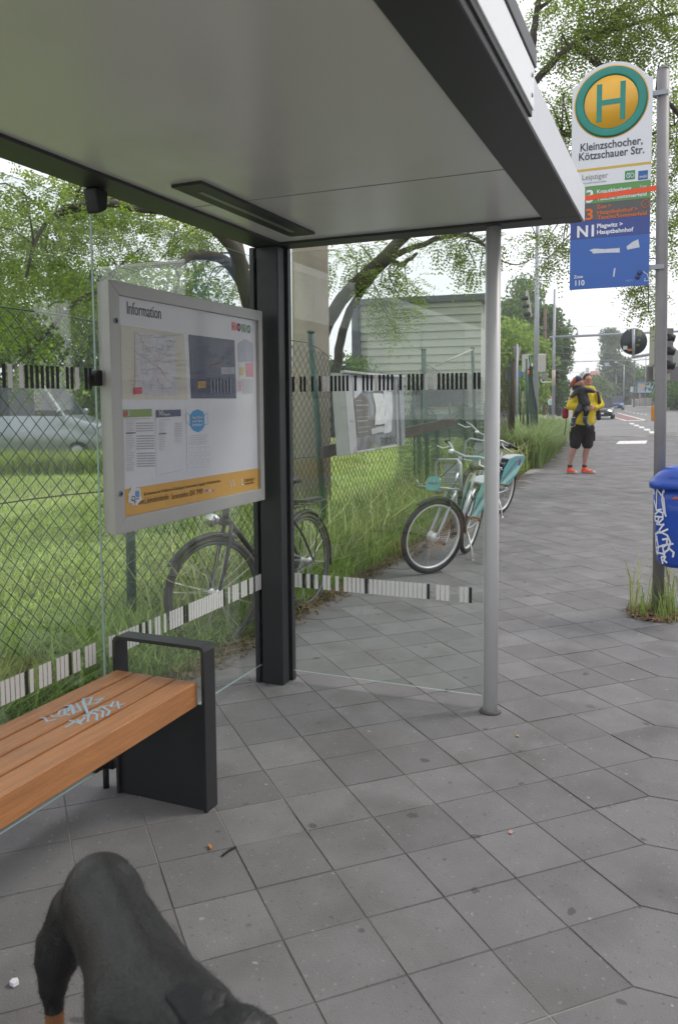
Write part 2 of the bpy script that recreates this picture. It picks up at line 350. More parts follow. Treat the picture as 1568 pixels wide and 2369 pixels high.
# lighter apron towards the road edge
kb = MB()
for (a, b) in (((29.3,-1.4),(29.3,3.9)),):
    for k in range(14):
        for l in range(6):
            v0 = -1.4+k*.41; uu = 29.3+l*.5
            if v0 < leftedge(uu)-.3 and uu < 33.4-.0*k-(.25*max(0, v0-1.2)): slabs
kb = MB()
for l in range(7):
    for k in range(15):
        uu = 29.32+l*.46; vv = -1.4+k*.4
        if vv+.4 < leftedge(uu)-.1 and uu+.46 < 32.4+max(0, 1.8-vv)*.7: kb.box((uu, vv, .105), (uu+.455, vv+.395, .121+.001*((k*7+l*3) % 3)))
kb.build('apron_slabs', M_pent, kind='structure')
mk = MB(); lift = .0
def mark(pts, mi=0, z=.098):
    mk.add([(p[0], p[1], z) for p in (G(*q) for q in pts)], [(0,1,2,3)], mi)
mark([(1421,966),(1446,972.6),(1497,971.2),(1432,954.8)], 1, .096)
mark([(1430,954.3),(1498,971.4),(1493,972.2),(1427,954.9)]); mark([(1419,965.2),(1423,964.8),(1452,972.2),(1447,973)])
mark([(1446,972),(1497,970.8),(1497,971.8),(1446,973.1)])
for (x, y, a, b) in ((1461.5,979,6,1.5),(1472,983,6.5,1.6),(1484,987.3,7,1.8),(1496.6,992.7,8,2.1),(1509,998.6,8.5,2.3)): mark([(x-a,y-b),(x+a*.7,y-b),(x+a,y+b),(x-a*.7,y+b)])
mark([(1290,988.5),(1293,988),(1323,1001),(1318,1002)]); mark([(1548,1009.6),(1563,1010),(1572,1017),(1548,1015)])
mark([(1330,938.4),(1332,938.3),(1416,964),(1411,964.4)])
for k in range(6): mark([(1445+k*9,950+k*1.6),(1449+k*9,950+k*1.6),(1451.5+k*9,951.2+k*1.6),(1447+k*9,951.2+k*1.6)])
mk.build('road_markings', [M_paint, M_red], kind='structure')
mk = MB(); mark([(1432,1020.5),(1497,1019.5),(1494,1026.5),(1424,1027.5)], 0, .127); mk.build('light_slab', M_paint, kind='structure')

# ------------------------------------------------------------------ bus shelter
sh = thing('bus_shelter', 'anthracite and silver glass bus shelter with a flat grey ceiling', 'bus shelter', (3.8, 1.95, 0))
ZC = 2.30
mb = MB(); mb.box((-2.5,.57,ZC+.012), (3.76,1.90,ZC+.05)); mb.build('ceiling', M_ceil, sh)
M_seam = mat('seam', (.22,.22,.22), .6)
for u in (2.93, .55): mb = MB(); mb.box((u, .575, ZC+.0105), (u+.004, 1.895, ZC+.013)); mb.build('ceiling_seam', M_seam, sh)
mb = MB()
mb.box((-2.5,.430,ZC), (3.745,.585,ZC+.075)); mb.box((-2.5,1.885,ZC), (3.745,2.045,ZC+.075)); mb.box((3.745,.430,ZC), (3.88,2.045,ZC+.075))
mb.build('roof_frame', M_dark, sh, bevel=.003)
mb = MB(); mb.box((-2.5,.44,ZC+.075), (3.87,2.035,ZC+.15)); mb.build('roof_deck', M_dark, sh)
mb = MB(); mb.box((-2.5,.421,ZC+.004), (3.885,.429,ZC+.150)); mb.box((3.881,.4295,ZC+.004), (3.889,2.04,ZC+.150)); mb.build('fascia', M_silver, sh)
mb = MB(); mb.box((-2.5,.408,ZC+.030), (2.44,.4195,ZC+.148)); o = mb.build('sign_box', M_white, sh, bevel=.003)
mb = MB(); mb.box((-2.5,.412,ZC+.010), (2.43,.4205,ZC+.0295)); mb.build('sign_bracket', M_dark2, sh)  # near-black strip paints the shade of the gap below the sign box
mb = MB(); mb.box((-2.5,.404,ZC+.151), (2.455,.62,ZC+.205)); mb.build('sign_cap', M_dark, sh, bevel=.004)
for uu in (2.40, 1.72, 1.68, 1.0):
    for zz in (ZC+.060, ZC+.115):
        mb = MB(); mb.cyl((uu,.408,zz), (uu,.4045,zz), .006, n=12); mb.build('bolt', M_galv, sh)
# recessed light plate
pl = [onz(x, y, ZC-.001) for x, y in ((405,431),(480,425),(719,546),(640,548))]
mb = MB(); mb.prism([(2.60,1.625,ZC+.0),(3.60,1.625,ZC+.0),(3.60,1.755,ZC+.0),(2.60,1.755,ZC+.0)], (0,0,.0119)); lp = mb.build('light_plate', M_dark, sh)
mb = MB(); mb.box((2.70,1.683,ZC-.0015), (3.50,1.703,ZC+.0005)); mb.build('light_slot', mat('slot_cover', (.20,.20,.19), .35), lp)
# corner column with its glazing grooves
mb = MB(); mb.box((3.755,1.905,0), (3.832,2.028,ZC)); mb.build('corner_post', M_dark, sh, bevel=.006)
mb = MB(); mb.box((3.832,1.925,0), (3.846,2.01,ZC)); mb.box((3.765,2.028,0), (3.82,2.042,ZC)); mb.build('glazing_gasket', M_dark2, sh)
mb = MB(); mb.box((3.846,1.892,0), (3.885,2.02,ZC)); mb.box((3.752,2.042,0), (3.835,2.068,ZC)); mb.build('post_flange', M_dark, sh, bevel=.003)
mb = MB(); mb.cyl((3.81,.815,0), (3.81,.815,ZC+.01), .0345, n=32); mb.build('front_post', M_post, sh)
mb = MB(); mb.cyl((3.81,.815,0.002), (3.81,.815,.010), .052, n=24); mb.build('post_collar', M_joint, sh)
# panes
def pane(name, lo, hi):
    mb = MB(); mb.box(lo, hi, 0)
    e = [k for k in range(6)]; thin = min(range(3), key=lambda a: hi[a]-lo[a])
    for k, f in enumerate(mb.f):
        ps = [mb.v[i] for i in f]; ax = [a for a in range(3) if max(p[a] for p in ps)-min(p[a] for p in ps) < 1e-9][0]
        mb.m[k] = 0 if ax == thin else 1
    return mb.build(name, [M_glass, M_gedge], sh)
GV = 2.036
pane('rear_pane', (2.4845,GV-.004,.10), (3.765,GV+.004,2.25)); pane('rear_pane', (1.02,GV-.004,.085), (2.4815,GV+.004,2.25)); pane('rear_pane', (-.45,GV-.004,.085), (1.004,GV+.004,2.25))
pane('side_pane', (3.848,.862,.06), (3.856,1.895,2.275))
PU = "B.BB.B.BWWBBBBB.B.BBBWBBBB.B.BBBBW.WBBBBBBB.BB"; PL = "WWBWBW.WW.W.WWWWWBWWWWWWWWWWWWWB.WWW..WWB"
def band(name, pat, p0, dirv, pitch, n, z0, z1, wd=.60):
    mb = MB(); d = Vector(dirv)
    for k in range(n):
        c = pat[k % len(pat)]
        if c == '.': continue
        a = Vector(p0)+d*(k*pitch); b = a+d*(pitch*(wd if c == 'B' else .78)); nn = Vector((0,0,1)).cross(d)*.0006
        mb.prism([(a.x,a.y,z0),(b.x,b.y,z0),(b.x,b.y,z1),(a.x,a.y,z1)], nn, 0 if c == 'W' else 1)
    return mb.build(name, [M_bw, M_bb], sh)
band('marking_strip', PU, (3.8462,1.875,0), (0,-1,0), .0218, 46, 1.557, 1.636)
band('marking_strip', PL, (3.8462,1.875,0), (0,-1,0), .0236, 41, .517, .594)
q = "WW.WWWWWWBWBW.WW.W.WWWWWBBWWWWWWWWWWWWWWB.W.WWW.WWWBWW.WWW"
band('marking_strip', q, (2.505,GV-.0055,0), (1,0,0), .0217, 58, .512, .594)
band('marking_strip', "WWWWBWW.WWW.WWWWBWWWWWWWWWWW.WWWWWWWBWWWWWWWWWBW.WWW.WWWBWW.WWW", (1.065,GV-.0055,0), (1,0,0), .0217, 63, .512, .594)
band('marking_strip', ".BB.BBBWW.BBBBB.BB.BBBWBBB.BBBB.BBBBBBBW.WBBBBBBB.BBW.BB.", (1.065,GV-.0055,0), (1,0,0), .0250, 56, 1.557, 1.636)
mb = MB(); mb.prism([(2.455,1.985,2.298),(2.53,1.985,2.298),(2.52,1.985,2.225),(2.475,1.985,2.205)], (0,.065,0)); mb.build('pane_clamp', M_black, sh, bevel=.010)
mb = MB(); mb.cyl((2.484,GV-.022,1.600), (2.484,GV+.02,1.600), .030, n=28); mb.build('pane_disc', M_black, sh, bevel=.003)
mb = MB(); mb.cyl((2.484,GV-.03,.10), (2.484,GV+.03,.10), .026); mb.cyl((2.43,GV-.02,.125), (2.43,GV+.02,.125), .02); mb.box((2.40,GV-.012,.09), (2.5,GV+.012,.145)); mb.cyl((2.47,GV,0), (2.47,GV,.09), .012); mb.build('foot_clamp', M_black, sh)

# ------------------------------------------------------------------ information board on the glass
ib = thing('information_board', 'grey framed timetable board headed Information with an orange foot strip', 'notice board', (3.1, 1.99, 1.0))
BV = 1.968; BB = 2.028                                # front and back of the frame
pf = {k: onv(x, y, BV) for k, (x, y) in dict(TL=(249,648), TR=(607,717), BL=(270,1236), BR=(613,1158), iTL=(276,681), iTR=(598,742), iBL=(291,1196), iBR=(605,1131)).items()}
M_frame = mat('board_frame', (.47,.46,.455), .42, .25, var=.04)
bu0, bu1 = (pf['TL'].x+pf['BL'].x)/2, (pf['TR'].x+pf['BR'].x)/2; bz0, bz1 = (pf['BL'].z+pf['BR'].z)/2, (pf['TL'].z+pf['TR'].z)/2
iu0, iu1 = (pf['iTL'].x+pf['iBL'].x)/2, (pf['iTR'].x+pf['iBR'].x)/2; iz0, iz1 = (pf['iBL'].z+pf['iBR'].z)/2, (pf['iTL'].z+pf['iTR'].z)/2
mb = MB()
O = [(bu0,bz0),(bu1,bz0),(bu1,bz1),(bu0,bz1)]; I = [(iu0,iz0),(iu1,iz0),(iu1,iz1),(iu0,iz1)]
for k in range(4):                                    # mitred frame
    a, b, c, d = O[k], O[(k+1)%4], I[(k+1)%4], I[k]
    mb.prism([(a[0],BV,a[1]),(b[0],BV,b[1]),(c[0],BV,c[1]),(d[0],BV,d[1])], (0,.028,0))
mb.build('frame', M_frame, ib, bevel=.003)
mb = MB(); mb.box((bu0+.006,BV+.0285,bz0+.006), (bu1-.006,BB,bz1-.006)); mb.build('back_case', M_frame, ib, bevel=.003)
for (x, y) in ((268,742),(279,1142)):
    p = onv(x, y, BV); mb = MB(); mb.cyl((p.x,BV-.004,p.z), (p.x,BV+.002,p.z), .011, n=20); lk = mb.build('lock', M_galv, ib)
    mb = MB(); mb.cyl((p.x,BV-.0052,p.z), (p.x,BV-.0042,p.z), .006, n=14); mb.build('keyhole', M_dark2, lk)
QV = BV+.016
M_paper = mat('printed_sheet', (.66,.66,.72), .5, var=.03, coat=.6)
mb = MB(); mb.box((iu0-.002,QV,iz0-.002), (iu1+.002,QV+.006,iz1+.002)); mb.build('backing_sheet', M_paper, ib)
def Bp(x, y, k=1): p = onv(x, y, QV-.0012*k); return Vector((p.x, QV-.0012*k, p.z))
def Z2(x, y): return ((260+x*.31888)/1.18878, (740+y*.31888)/1.18878)        # board survey points
def bq(x, y, k=1): return Bp(*Z2(x, y), k)
def flat(name, c, pts, k=1, parent=ib, rough=.5, th=.0006):
    mb = MB(); p = [bq(x, y, k) for x, y in pts]; mb.prism(p, (0, th, 0)); return mb.build(name, mat('print_'+name, c, rough, var=.04, vs=20, coat=.5), parent)
Mink = mat('grey_ink', (.10,.10,.13), .6); Mink2 = mat('pale_ink', (.33,.33,.38), .6)
fs = flat('foot_strip', (.66,.36,.07), [(262,1898),(1424,1715),(1432,1908),(268,2152)])
mp = flat('city_map', (.60,.57,.49), [(222,478),(770,560),(805,1125),(240,1122)])
mc = flat('map_centre', (.60,.60,.66), [(350,535),(690,585),(720,1085),(350,1085)], 2, mp)
mb = MB(); mr = random.Random(3)
def zig(x0, y0, x1, y1, n, j, wd, k, mi=0):
    pts = [bq(x0+(x1-x0)*t/n+mr.uniform(-j, j)*(0 < t < n), y0+(y1-y0)*t/n+mr.uniform(-j, j)*(0 < t < n), k) for t in range(n+1)]
    stroke(mb, pts, wd, (0,-1,0), mi)
for (a, b, c, d) in ((420,640,535,790),(535,790,600,640),(535,790,760,830),(535,790,540,1000),(535,850,680,1000),(535,830,330,700),(520,860,480,1050),(560,780,700,620),(540,950,590,1060),(330,930,520,860),(420,640,380,560),(540,840,620,930)): zig(a, b, c, d, 8, 11, .0013, 3)
for k in range(170):
    x, y = mr.uniform(300,730), mr.uniform(570,1080); a = mr.uniform(20,120); s = mr.choice((0,1)); zig(x, y, x+a*s+8, y+a*(1-s)+mr.uniform(-10,10), 4, 5, .0009, 3, mr.choice((1,2,2)))
for k in range(60): x, y = mr.uniform(250,780), mr.uniform(540,1100); zig(x, y, x+mr.uniform(8,30), y+2, 1, 0, .0016, 3, 3)
mb.build('map_lines', [mat('tram_line_red', (.58,.27,.29), .6), mat('road_line', (.62,.40,.38), .6), mat('river_line', (.35,.42,.55), .6), Mink2], mp)
flat('red_note', (.62,.04,.07), [(335,1022),(410,1018),(412,1074),(338,1080)], 3)
nm = flat('night_map', (.055,.06,.13), [(812,562),(1208,612),(1222,1115),(832,1115)])
mb = MB()
for k in range(110): x, y = mr.uniform(840,1190), mr.uniform(640,1090); s = mr.choice((0,1)); a = mr.uniform(10,90); zig(x, y, min(1210,x+a*s), min(1105,y+a*(1-s)), 3, 3, .0012, 2, 0)
for k in range(7): zig(1000+k*28, 950, 1002+k*28, 1065, 1, 0, .004, 2, 1)
zig(1000,840,1090,800,3,6,.003,2,2)
mb.build('map_lines', [mat('faint_line', (.16,.17,.28), .6), mat('white_ink', (.62,.62,.66), .6), mat('orange_ink', (.5,.25,.1), .6)], nm)
flat('orange_note', (.6,.33,.05), [(890,966),(958,966),(960,1022),(893,1027)], 2); flat('grey_label', (.30,.31,.38), [(1088,845),(1208,845),(1208,905),(1090,905)], 2)
flat('area_map', (.42,.43,.55), [(1235,640),(1300,600),(1365,640),(1372,800),(1240,800)]); flat('pink_sheet', (.62,.28,.36), [(1305,808),(1366,806),(1366,928),(1308,928)]); 
yl = flat('small_sheet', (.68,.68,.70), [(1246,812),(1298,810),(1300,945),(1246,945)]); flat('yellow_emblem', (.62,.50,.25), [(1254,845),(1290,843),(1290,912),(1254,915)], 2, yl); flat('pink_sheet', (.60,.35,.42), [(1240,960),(1268,960),(1268,1050),(1240,1050)])
flat('list_sheet', (.55,.55,.60), [(1275,950),(1366,945),(1366,1068),(1280,1075)])
# timetable sheets
t1 = flat('timetable_sheet', (.68,.68,.73), [(246,1208),(497,1202),(530,1795),(262,1832)]); flat('sheet_header', (.22,.33,.10), [(248,1212),(494,1204),(496,1270),(252,1280)], 2, t1); flat('tram_badge', (.5,.05,.06), [(250,1236),(283,1234),(283,1266),(252,1268)], 3, t1)
t2 = flat('timetable_sheet', (.67,.67,.73), [(528,1212),(746,1208),(790,1745),(535,1790)]); flat('sheet_header', (.075,.085,.17), [(530,1216),(744,1210),(746,1268),(532,1280)], 2, t2)
t3 = flat('notice_sheet', (.67,.68,.74), [(790,1195),(1012,1190),(1012,1720),(800,1745)])
mb = MB()
for k in range(30): zig(272, 1318+k*14.6, 272+mr.uniform(40,75), 1316+k*14.6, 1, 0, .0014, 2)
for g, (y0, n) in enumerate(((1330,4),(1440,6),(1590,6))):
    for k in range(n): zig(358+g*4, y0+k*22, 508+g*6, y0-4+k*22, 1, 0, .0034, 2)
zig(272,1415,352,1411,1,0,.004,2,1); zig(270,1296,480,1286,1,0,.0015,2)
mb.build('timetable_rows', [Mink2, Mink], t1)
mb = MB()
for k in range(17): zig(556, 1320+k*15, 556+mr.uniform(25,60), 1319+k*15, 1, 0, .0014, 2)
for k in range(12): zig(692, 1330+k*15, 750, 1327+k*15, 1, 0, .002 if k < 8 else .001, 2)
zig(554,1422,618,1417,1,0,.004,2,1); zig(556,1302,650,1296,1,0,.0015,2); zig(560,1772,745,1735,1,0,.0012,2)
mb.build('timetable_rows', [Mink2, Mink], t2)
mb = MB()
for k in range(5): zig(815, 1440+k*18, 975+mr.uniform(-20,20), 1428+k*18, 1, 0, .0014, 2)
for r in range(3):
    for k in range(4):
        x, y = 818+k*48, 1540+r*65-k*2
        for (a, b, c, d) in ((0,0,34,0),(34,0,34,44),(34,44,0,44),(0,44,0,0)): zig(x+a, y+b, x+c, y+d, 1, 0, .0009, 2)
mb.build('notice_text', [Mink2], t3)
M_blue = mat('mask_blue', (.06,.30,.62), .5, coat=.4)
mb = MB(); mb.prism([bq(x, y, 2) for x, y in ((822,1258),(850,1222),(893,1208),(935,1228),(946,1255),(948,1355),(925,1390),(893,1408),(850,1390),(824,1350))], (0,.0006,0)); mk_ = mb.build('mask_picture', M_blue, t3)
for s in (((820,1260),(800,1245),(788,1250),(792,1320),(822,1345)), ((947,1262),(966,1240),(974,1260),(980,1335),(948,1340))): mb = MB(); stroke(mb, [bq(x, y, 2) for x, y in s], .0022, (0,-1,0)); mb.build('mask_string', M_blue, mk_)
def btext(s, x0, y0, x1, y1, size, m, k, parent, bold=0.):
    a, b = bq(x0, y0, k), bq(x1, y1, k); o = textmesh(s, size, a, (1,0,0), (0,0,1), m, parent, bold=bold)
    L = (b-a).x; wd = max(v.co.x for v in o.data.vertices)-min(v.co.x for v in o.data.vertices); x_ = min(v.co.x for v in o.data.vertices)
    for v in o.data.vertices: v.co.x = x_+(v.co.x-x_)*L/wd
    return o
Mt = mat('heading_ink', (.15,.15,.18), .6)
btext('Information', 275, 383, 568, 425, .070, Mt, 1, ib, .0)
Mwh = mat('white_print', (.72,.73,.76), .6)
btext('3', 285, 1265, 298, 1265, .03, Mwh, 3, t1); btext('N1', 556, 1263, 588, 1260, .032, Mwh, 3, t2); btext('Plagwitz', 596, 1262, 652, 1260, .014, Mwh, 3, t2)
for k, s in enumerate(('Bitte Mund', 'und Nase', 'bedecken!')): btext(s, 842, 1290+k*32, 930, 1287+k*32, .018, Mwh, 3, mk_)
Mo = mat('strip_ink', (.23,.13,.05), .6)
btext('www.L.de/verkehrsbetriebe', 380, 2035, 642, 1995, .036, Mo, 2, fs); btext('Servicetelefon: 0341 19449', 665, 1988, 932, 1935, .036, Mo, 2, fs)
btext('Sie kommen bei Hotlinien in Rückfragen: Servicecenter Leipziger Verkehrsbetriebe', 425, 1955, 1085, 1845, .020, Mo, 2, fs); btext('Leipziger', 1292, 1838, 1378, 1822, .030, Mo, 2, fs); btext('Verkehrsbetriebe', 1292, 1862, 1376, 1848, .014, Mo, 2, fs)
mb = MB(); stroke(mb, [bq(x, y, 2) for x, y in ((1272,1808),(1272,1858),(1290,1856))], .005, (0,-1,0)); mb.build('white_emblem', Mwh, fs)
for e_ in (((1168,1820),(1185,1872),(1172,1872),(1168,1820)),((1195,1812),(1210,1865),(1198,1866),(1195,1812))): mb = MB(); stroke(mb, [bq(x, y, 2) for x, y in e_], .003, (0,-1,0)); mb.build('white_emblem', Mwh, fs)
for (x, c) in ((958,(.12,.2,.5)),(985,(.6,.6,.65)),(1015,(.55,.2,.2))): flat('badge', c, [(x,1902),(x+20,1898),(x+20,1918),(x,1922)], 2, fs)
for i, (x, c) in enumerate(((1187,(.70,.08,.05)),(1229,(.40,.07,.14)),(1272,(.10,.27,.12)),(1314,(.15,.35,.2)))):
    mb = MB(); p = bq(x+16, 492+i*8, 1); rr = .020
    if i in (0, 2): mb.prism([(p.x-rr,p.y,p.z-rr),(p.x+rr,p.y,p.z-rr),(p.x+rr,p.y,p.z+rr),(p.x-rr,p.y,p.z+rr)], (0,.0006,0))
    elif i == 1: mb.cyl(p, p+Vector((0,.0006,0)), rr, n=20)
    else: mb.torus(p, (0,1,0), rr*.85, (.003,.0006), n=24, k=4); stroke(mb, [p+Vector((a*rr,-.0005,b*rr)) for a, b in ((.5,.45),(-.1,.6),(-.5,.3),(.45,-.3),(.1,-.6),(-.5,-.45))], .004, (0,-1,0))
    bd = mb.build('transport_badge', mat('badge_print', c, .5, coat=.5), ib)
    if i < 3: o = textmesh(('Tram','Bus','Bus')[i], .018, p+Vector((-.017,-.0012,-.006)), (1,0,0), (0,0,1), Mwh, bd)
torn = random.Random(11)
mb = MB(); mb.prism([bq(345+62*math.cos(t*.3)*torn.uniform(.75,1.12), 1958+84*math.sin(t*.3)*torn.uniform(.8,1.1), 3) for t in range(21)], (0,.0006,0)); ts = mb.build('torn_sticker', mat('sticker_paper', (.66,.67,.70), .8, var=.1, vs=40), ib)
mb = MB()
for s in (((325,1960),(350,1965),(345,2000),(322,1995),(325,1960)),((320,1985),(360,2010)),((352,1985),(385,1980)),((345,2010),(348,2028))): stroke(mb, [bq(x, y, 4) for x, y in s], .0035, (0,-1,0))
mb.prism([bq(x, y, 4) for x, y in ((355,1915),(385,1910),(390,1960),(372,1975),(350,1950))], (0,.0005,0), 1)
mb.build('sticker_print', [Mink, mat('sticker_blue', (.16,.28,.55), .6)], ts)

# ------------------------------------------------------------------ bench
bn = thing('bench', 'slatted orange-brown wooden bench with anthracite metal end frames and chalk scribble', 'bench', (1.5, 1.76, 0))
M_wood = mat('oiled_wood', (.42,.180,.066), .40, var=.30, vs=5, bump=.30, bs=40, stretch=(.9,14,14), spec=.6, island=.16, dirt=((.20,.10,.055), 2.6, .55, .8))
ws = [1.590, 1.682, 1.778, 1.868, 1.958]
for k in range(4):
    a, b = ws[k]+(.0 if k == 0 else .006), ws[k+1]-.006
    mb = MB(); mb.box((.45, a, .402 if k == 0 else .462), (2.447, b, .492)); mb.build('slat', M_wood, bn, bevel=.005)
for uu in (.8, 1.55, 2.25): mb = MB(); mb.box((uu,1.64,.42), (uu+.05,1.95,.4615)); mb.build('seat_bearer', M_dark, bn)
for (u0, u1, up) in ((2.448, 2.522, 2.46), (.375, .449, .437)):
    mb = MB(); f, r_, tp, th, cr = 1.562, 1.968, .622, .013, .02
    out = [(f,0),(f,tp-cr),(f+.006,tp-.006),(f+cr,tp),(r_-cr,tp),(r_-.006,tp-.006),(r_,tp-cr),(r_,0)]
    inn = [(r_-th,0),(r_-th,tp-cr),(r_-th-.004,tp-th-.004),(r_-cr,tp-th),(f+cr,tp-th),(f+th+.004,tp-th-.004),(f+th,tp-cr),(f+th,0)]
    n = 8
    for k in range(7):
        a, b = out[k], out[k+1]; c, d = inn[7-k-1], inn[7-k]
        mb.add([(u,)+p for u in (u0, u1) for p in (a, b, c, d)], [(0,1,2,3),(7,6,5,4),(0,4,5,1),(3,2,6,7)]+([(3,7,4,0)] if k == 0 else [])+([(1,5,6,2)] if k == 6 else []))
    hp = mb.build('arm_frame', M_dark, bn, bevel=.0)
    mb = MB(); mb.box((up, f+th+.001, 0), (up+.006, r_-th-.001, .400)); mb.build('end_plate', M_dark, bn)
gp = MB()
def Bz(x, y, z=.4925): p = onz(x, y, z); return (p.x, p.y, z)
def Z4(x, y): return (x*.34335, 1430.04+y*.34335)
M_chalk = mat('pale_blue_chalk', (.34,.46,.55), .8, var=.12, vs=40)
for s in (((272,675),(300,672),(318,697),(372,684)), ((345,655),(362,668),(395,655),(400,628),(436,612),(440,650),(400,665)), ((436,590),(472,590),(462,625),(430,640),(470,655)),((480,585),(495,650)),((515,575),(545,625),(500,640),(490,600),(540,600)),((552,560),(590,640),(560,545),(620,535),(600,580),(570,590)),((600,585),(650,575),(695,540),(640,555)),
          ((440,738),(505,700),(470,690),(550,715)), ((520,685),(540,705),(572,672)),((560,662),(640,640)),((598,650),(590,700)),((640,615),(605,640),(655,650),(650,690)),((680,600),(645,625),(695,630),(690,670)),((735,590),(690,600),(740,630),(720,660)),((765,565),(745,600),(835,580)),((790,565),(800,610))):
    stroke(gp, [Bz(*Z4(x, y)) for x, y in s], .0080, (0,0,1))
gp.build('chalk_scribble', M_chalk, bn)

# ------------------------------------------------------------------ vegetation
def leafmat(name, c, tr=.35, isl=.45): return mat(name, c, .55, var=.25, vs=.6, island=isl, trans=tr, spec=.3)
L_rob = leafmat('robinia_leaves', (.25,.33,.065), .55); L_rob2 = leafmat('robinia_leaves_bright', (.22,.32,.04), .5); L_dark = leafmat('dark_leaves', (.065,.12,.035))
L_mid = leafmat('mid_leaves', (.11,.19,.045)); L_lime = leafmat('lime_leaves', (.24,.36,.06)); L_pop = leafmat('poplar_leaves', (.11,.17,.08))
M_bark = mat('bark', (.06,.05,.042), .95, var=.35, vs=5, bump=1.0, bs=22, stretch=(1,1,.35), dirt=((.10,.105,.07), 1.2, .5, .8))
M_bark2 = mat('pale_bark', (.12,.105,.09), .95, var=.35, vs=5, bump=.8, bs=25)

def sprays(centers, radii, counts, leaf=(.056,.027), ln=.27, droop=.35, pairs=7):
    """compound leaves: drooping stalks with paired leaflets"""
    out = []
    for c, r, n in zip(centers, radii, counts):
        d = rng.normal(size=(n, 3)); d /= np.linalg.norm(d, axis=1)[:, None]
        p = np.array(c)[None]+d*(rng.random((n, 1))**.45)*np.array(r)[None]
        dr = d*np.array([1, 1, .5])+rng.normal(size=(n, 3))*.45; dr[:, 2] -= droop; dr /= np.linalg.norm(dr, axis=1)[:, None]
        L = ln*(.7+.6*rng.random((n, 1)))
        up = np.tile(np.array([[0, 0, 1.]]), (n, 1))+rng.normal(size=(n, 3))*.35
        sd = np.cross(dr, up); sd /= np.linalg.norm(sd, axis=1)[:, None]; nn = np.cross(sd, dr)
        for k in range(pairs):
            for s in (-1, 1):
                t = (k+.6)/pairs; q = p+dr*L*t; q[:, 2] -= (t*t*L[:, 0])*.35
                ax = sd*s*.85+dr*.45+nn*rng.normal(size=(n, 1))*.25; ax /= np.linalg.norm(ax, axis=1)[:, None]
                wd = np.cross(nn, ax); a = leaf[0]*(1-.35*t); b = leaf[1]
                q0 = q+ax*.004; out.append(np.stack([q0, q0+ax*a*.5+wd*b*.5, q0+ax*a, q0+ax*a*.5-wd*b*.5], 1))
    return np.concatenate(out, 0).reshape(-1, 3)
def cloud(centers, radii, counts, size=.12):
    """loose leaves in clumps"""
    out = []
    for c, r, n in zip(centers, radii, counts):
        d = rng.normal(size=(n, 3)); d /= np.linalg.norm(d, axis=1)[:, None]
        p = np.array(c)[None]+d*(rng.random((n, 1))**.5)*np.array(r)[None]
        a = rng.normal(size=(n, 3)); a /= np.linalg.norm(a, axis=1)[:, None]; b = np.cross(a, rng.normal(size=(n, 3))); b /= np.linalg.norm(b, axis=1)[:, None]
        s = size*(.6+.8*rng.random((n, 1))); out.append(np.stack([p-a*s*.5, p+b*s*.3, p+a*s*.5, p-b*s*.3], 1))
    return np.concatenate(out, 0).reshape(-1, 3)
def limb_tube(mb, pts, r0, r1, seg=5, n=8):
    pts = [Vector(p) for p in pts]; sm = []
    for i in range(len(pts)-1):
        p0, p1, p2, p3 = pts[max(i-1,0)], pts[i], pts[i+1], pts[min(i+2,len(pts)-1)]
        for k in range(seg):
            t = k/seg; sm.append(.5*((2*p1)+(p2-p0)*t+(2*p0-5*p1+4*p2-p3)*t*t+(3*p1-p0-3*p2+p3)*t**3))
    sm.append(pts[-1]); L = len(sm)
    for i in range(1, L-1): sm[i] = sm[i]+Vector(rng.normal(size=3))*(r0*.10 if r0 < .1 else r0*.03)
    mb.tube(sm, [r0+(r1-r0)*(i/(L-1))**.8 for i in range(L)], n); return sm
def twig_to(mb, nodes, c, r=.022):
    c = Vector(c); q = min(nodes, key=lambda p: (p-c).length+max(0, p.z-c.z-.6)*1.0); mid = (q+c)/2+Vector((rng.normal()*.12, rng.normal()*.12, .1+.12*(c-q).length))
    limb_tube(mb, [q, mid, c], r, .006, 4, 5)

# robinia behind the fence: its crown hangs over the pavement
T1 = thing('robinia_tree', 'large leaning robinia whose crown hangs over the pavement behind the stop sign', 'tree', onz(770, 1090, 0))
mb = MB(); nodes = []
b0 = at(735,1090,12.9); b0.z = -.1
A1 = [b0, at(728,900,12.8), at(745,775,12.5), at(800,680,12.0), at(870,612,11.6), at(935,545,11.2), at(1010,455,10.6), at(1120,330,10.2), at(1235,190,10.0), at(1330,100,9.9), at(1450,60,10.2), at(1600,20,10.6)]
nodes += limb_tube(mb, A1, .142, .018, 6, 12)
A2 = [at(765,1010,12.8), at(779,850,12.6), at(803,735,12.3), at(850,655,11.9), at(905,597,11.5), at(965,570,11.2), at(1030,545,10.9), at(1095,548,10.6), at(1140,590,10.4)]
nodes += limb_tube(mb, A2, .088, .018, 6, 9)
nodes += limb_tube(mb, [at(905,597,11.5), at(925,612,11.5), at(945,600,11.4), at(965,585,11.4)], .05, .02, 4, 6)
nodes += limb_tube(mb, [at(1222,200,10.0), at(1232,90,10.0), at(1246,0,10.1), at(1262,-90,10.2)], .06, .025, 5, 7)
nodes += limb_tube(mb, [at(1246,20,10.1), at(1290,-15,10.2), at(1340,-50,10.4)], .03, .012, 5, 6)
nodes += limb_tube(mb, [at(1120,330,10.2), at(1210,340,10.6), at(1300,310,11), at(1420,330,11.4), at(1560,290,11.6)], .06, .02, 5, 6)
nodes += limb_tube(mb, [at(1010,455,10.6), at(1180,430,10.8), at(1330,480,11), at(1450,560,11.2), at(1490,650,11.3)], .05, .014, 5, 6)
nodes += limb_tube(mb, [at(1330,100,9.9), at(1440,190,10.3), at(1560,250,10.8), at(1620,400,11)], .05, .02, 5, 6)
for (x, y) in ((1140,590),(1150,607),(1165,600)): pass
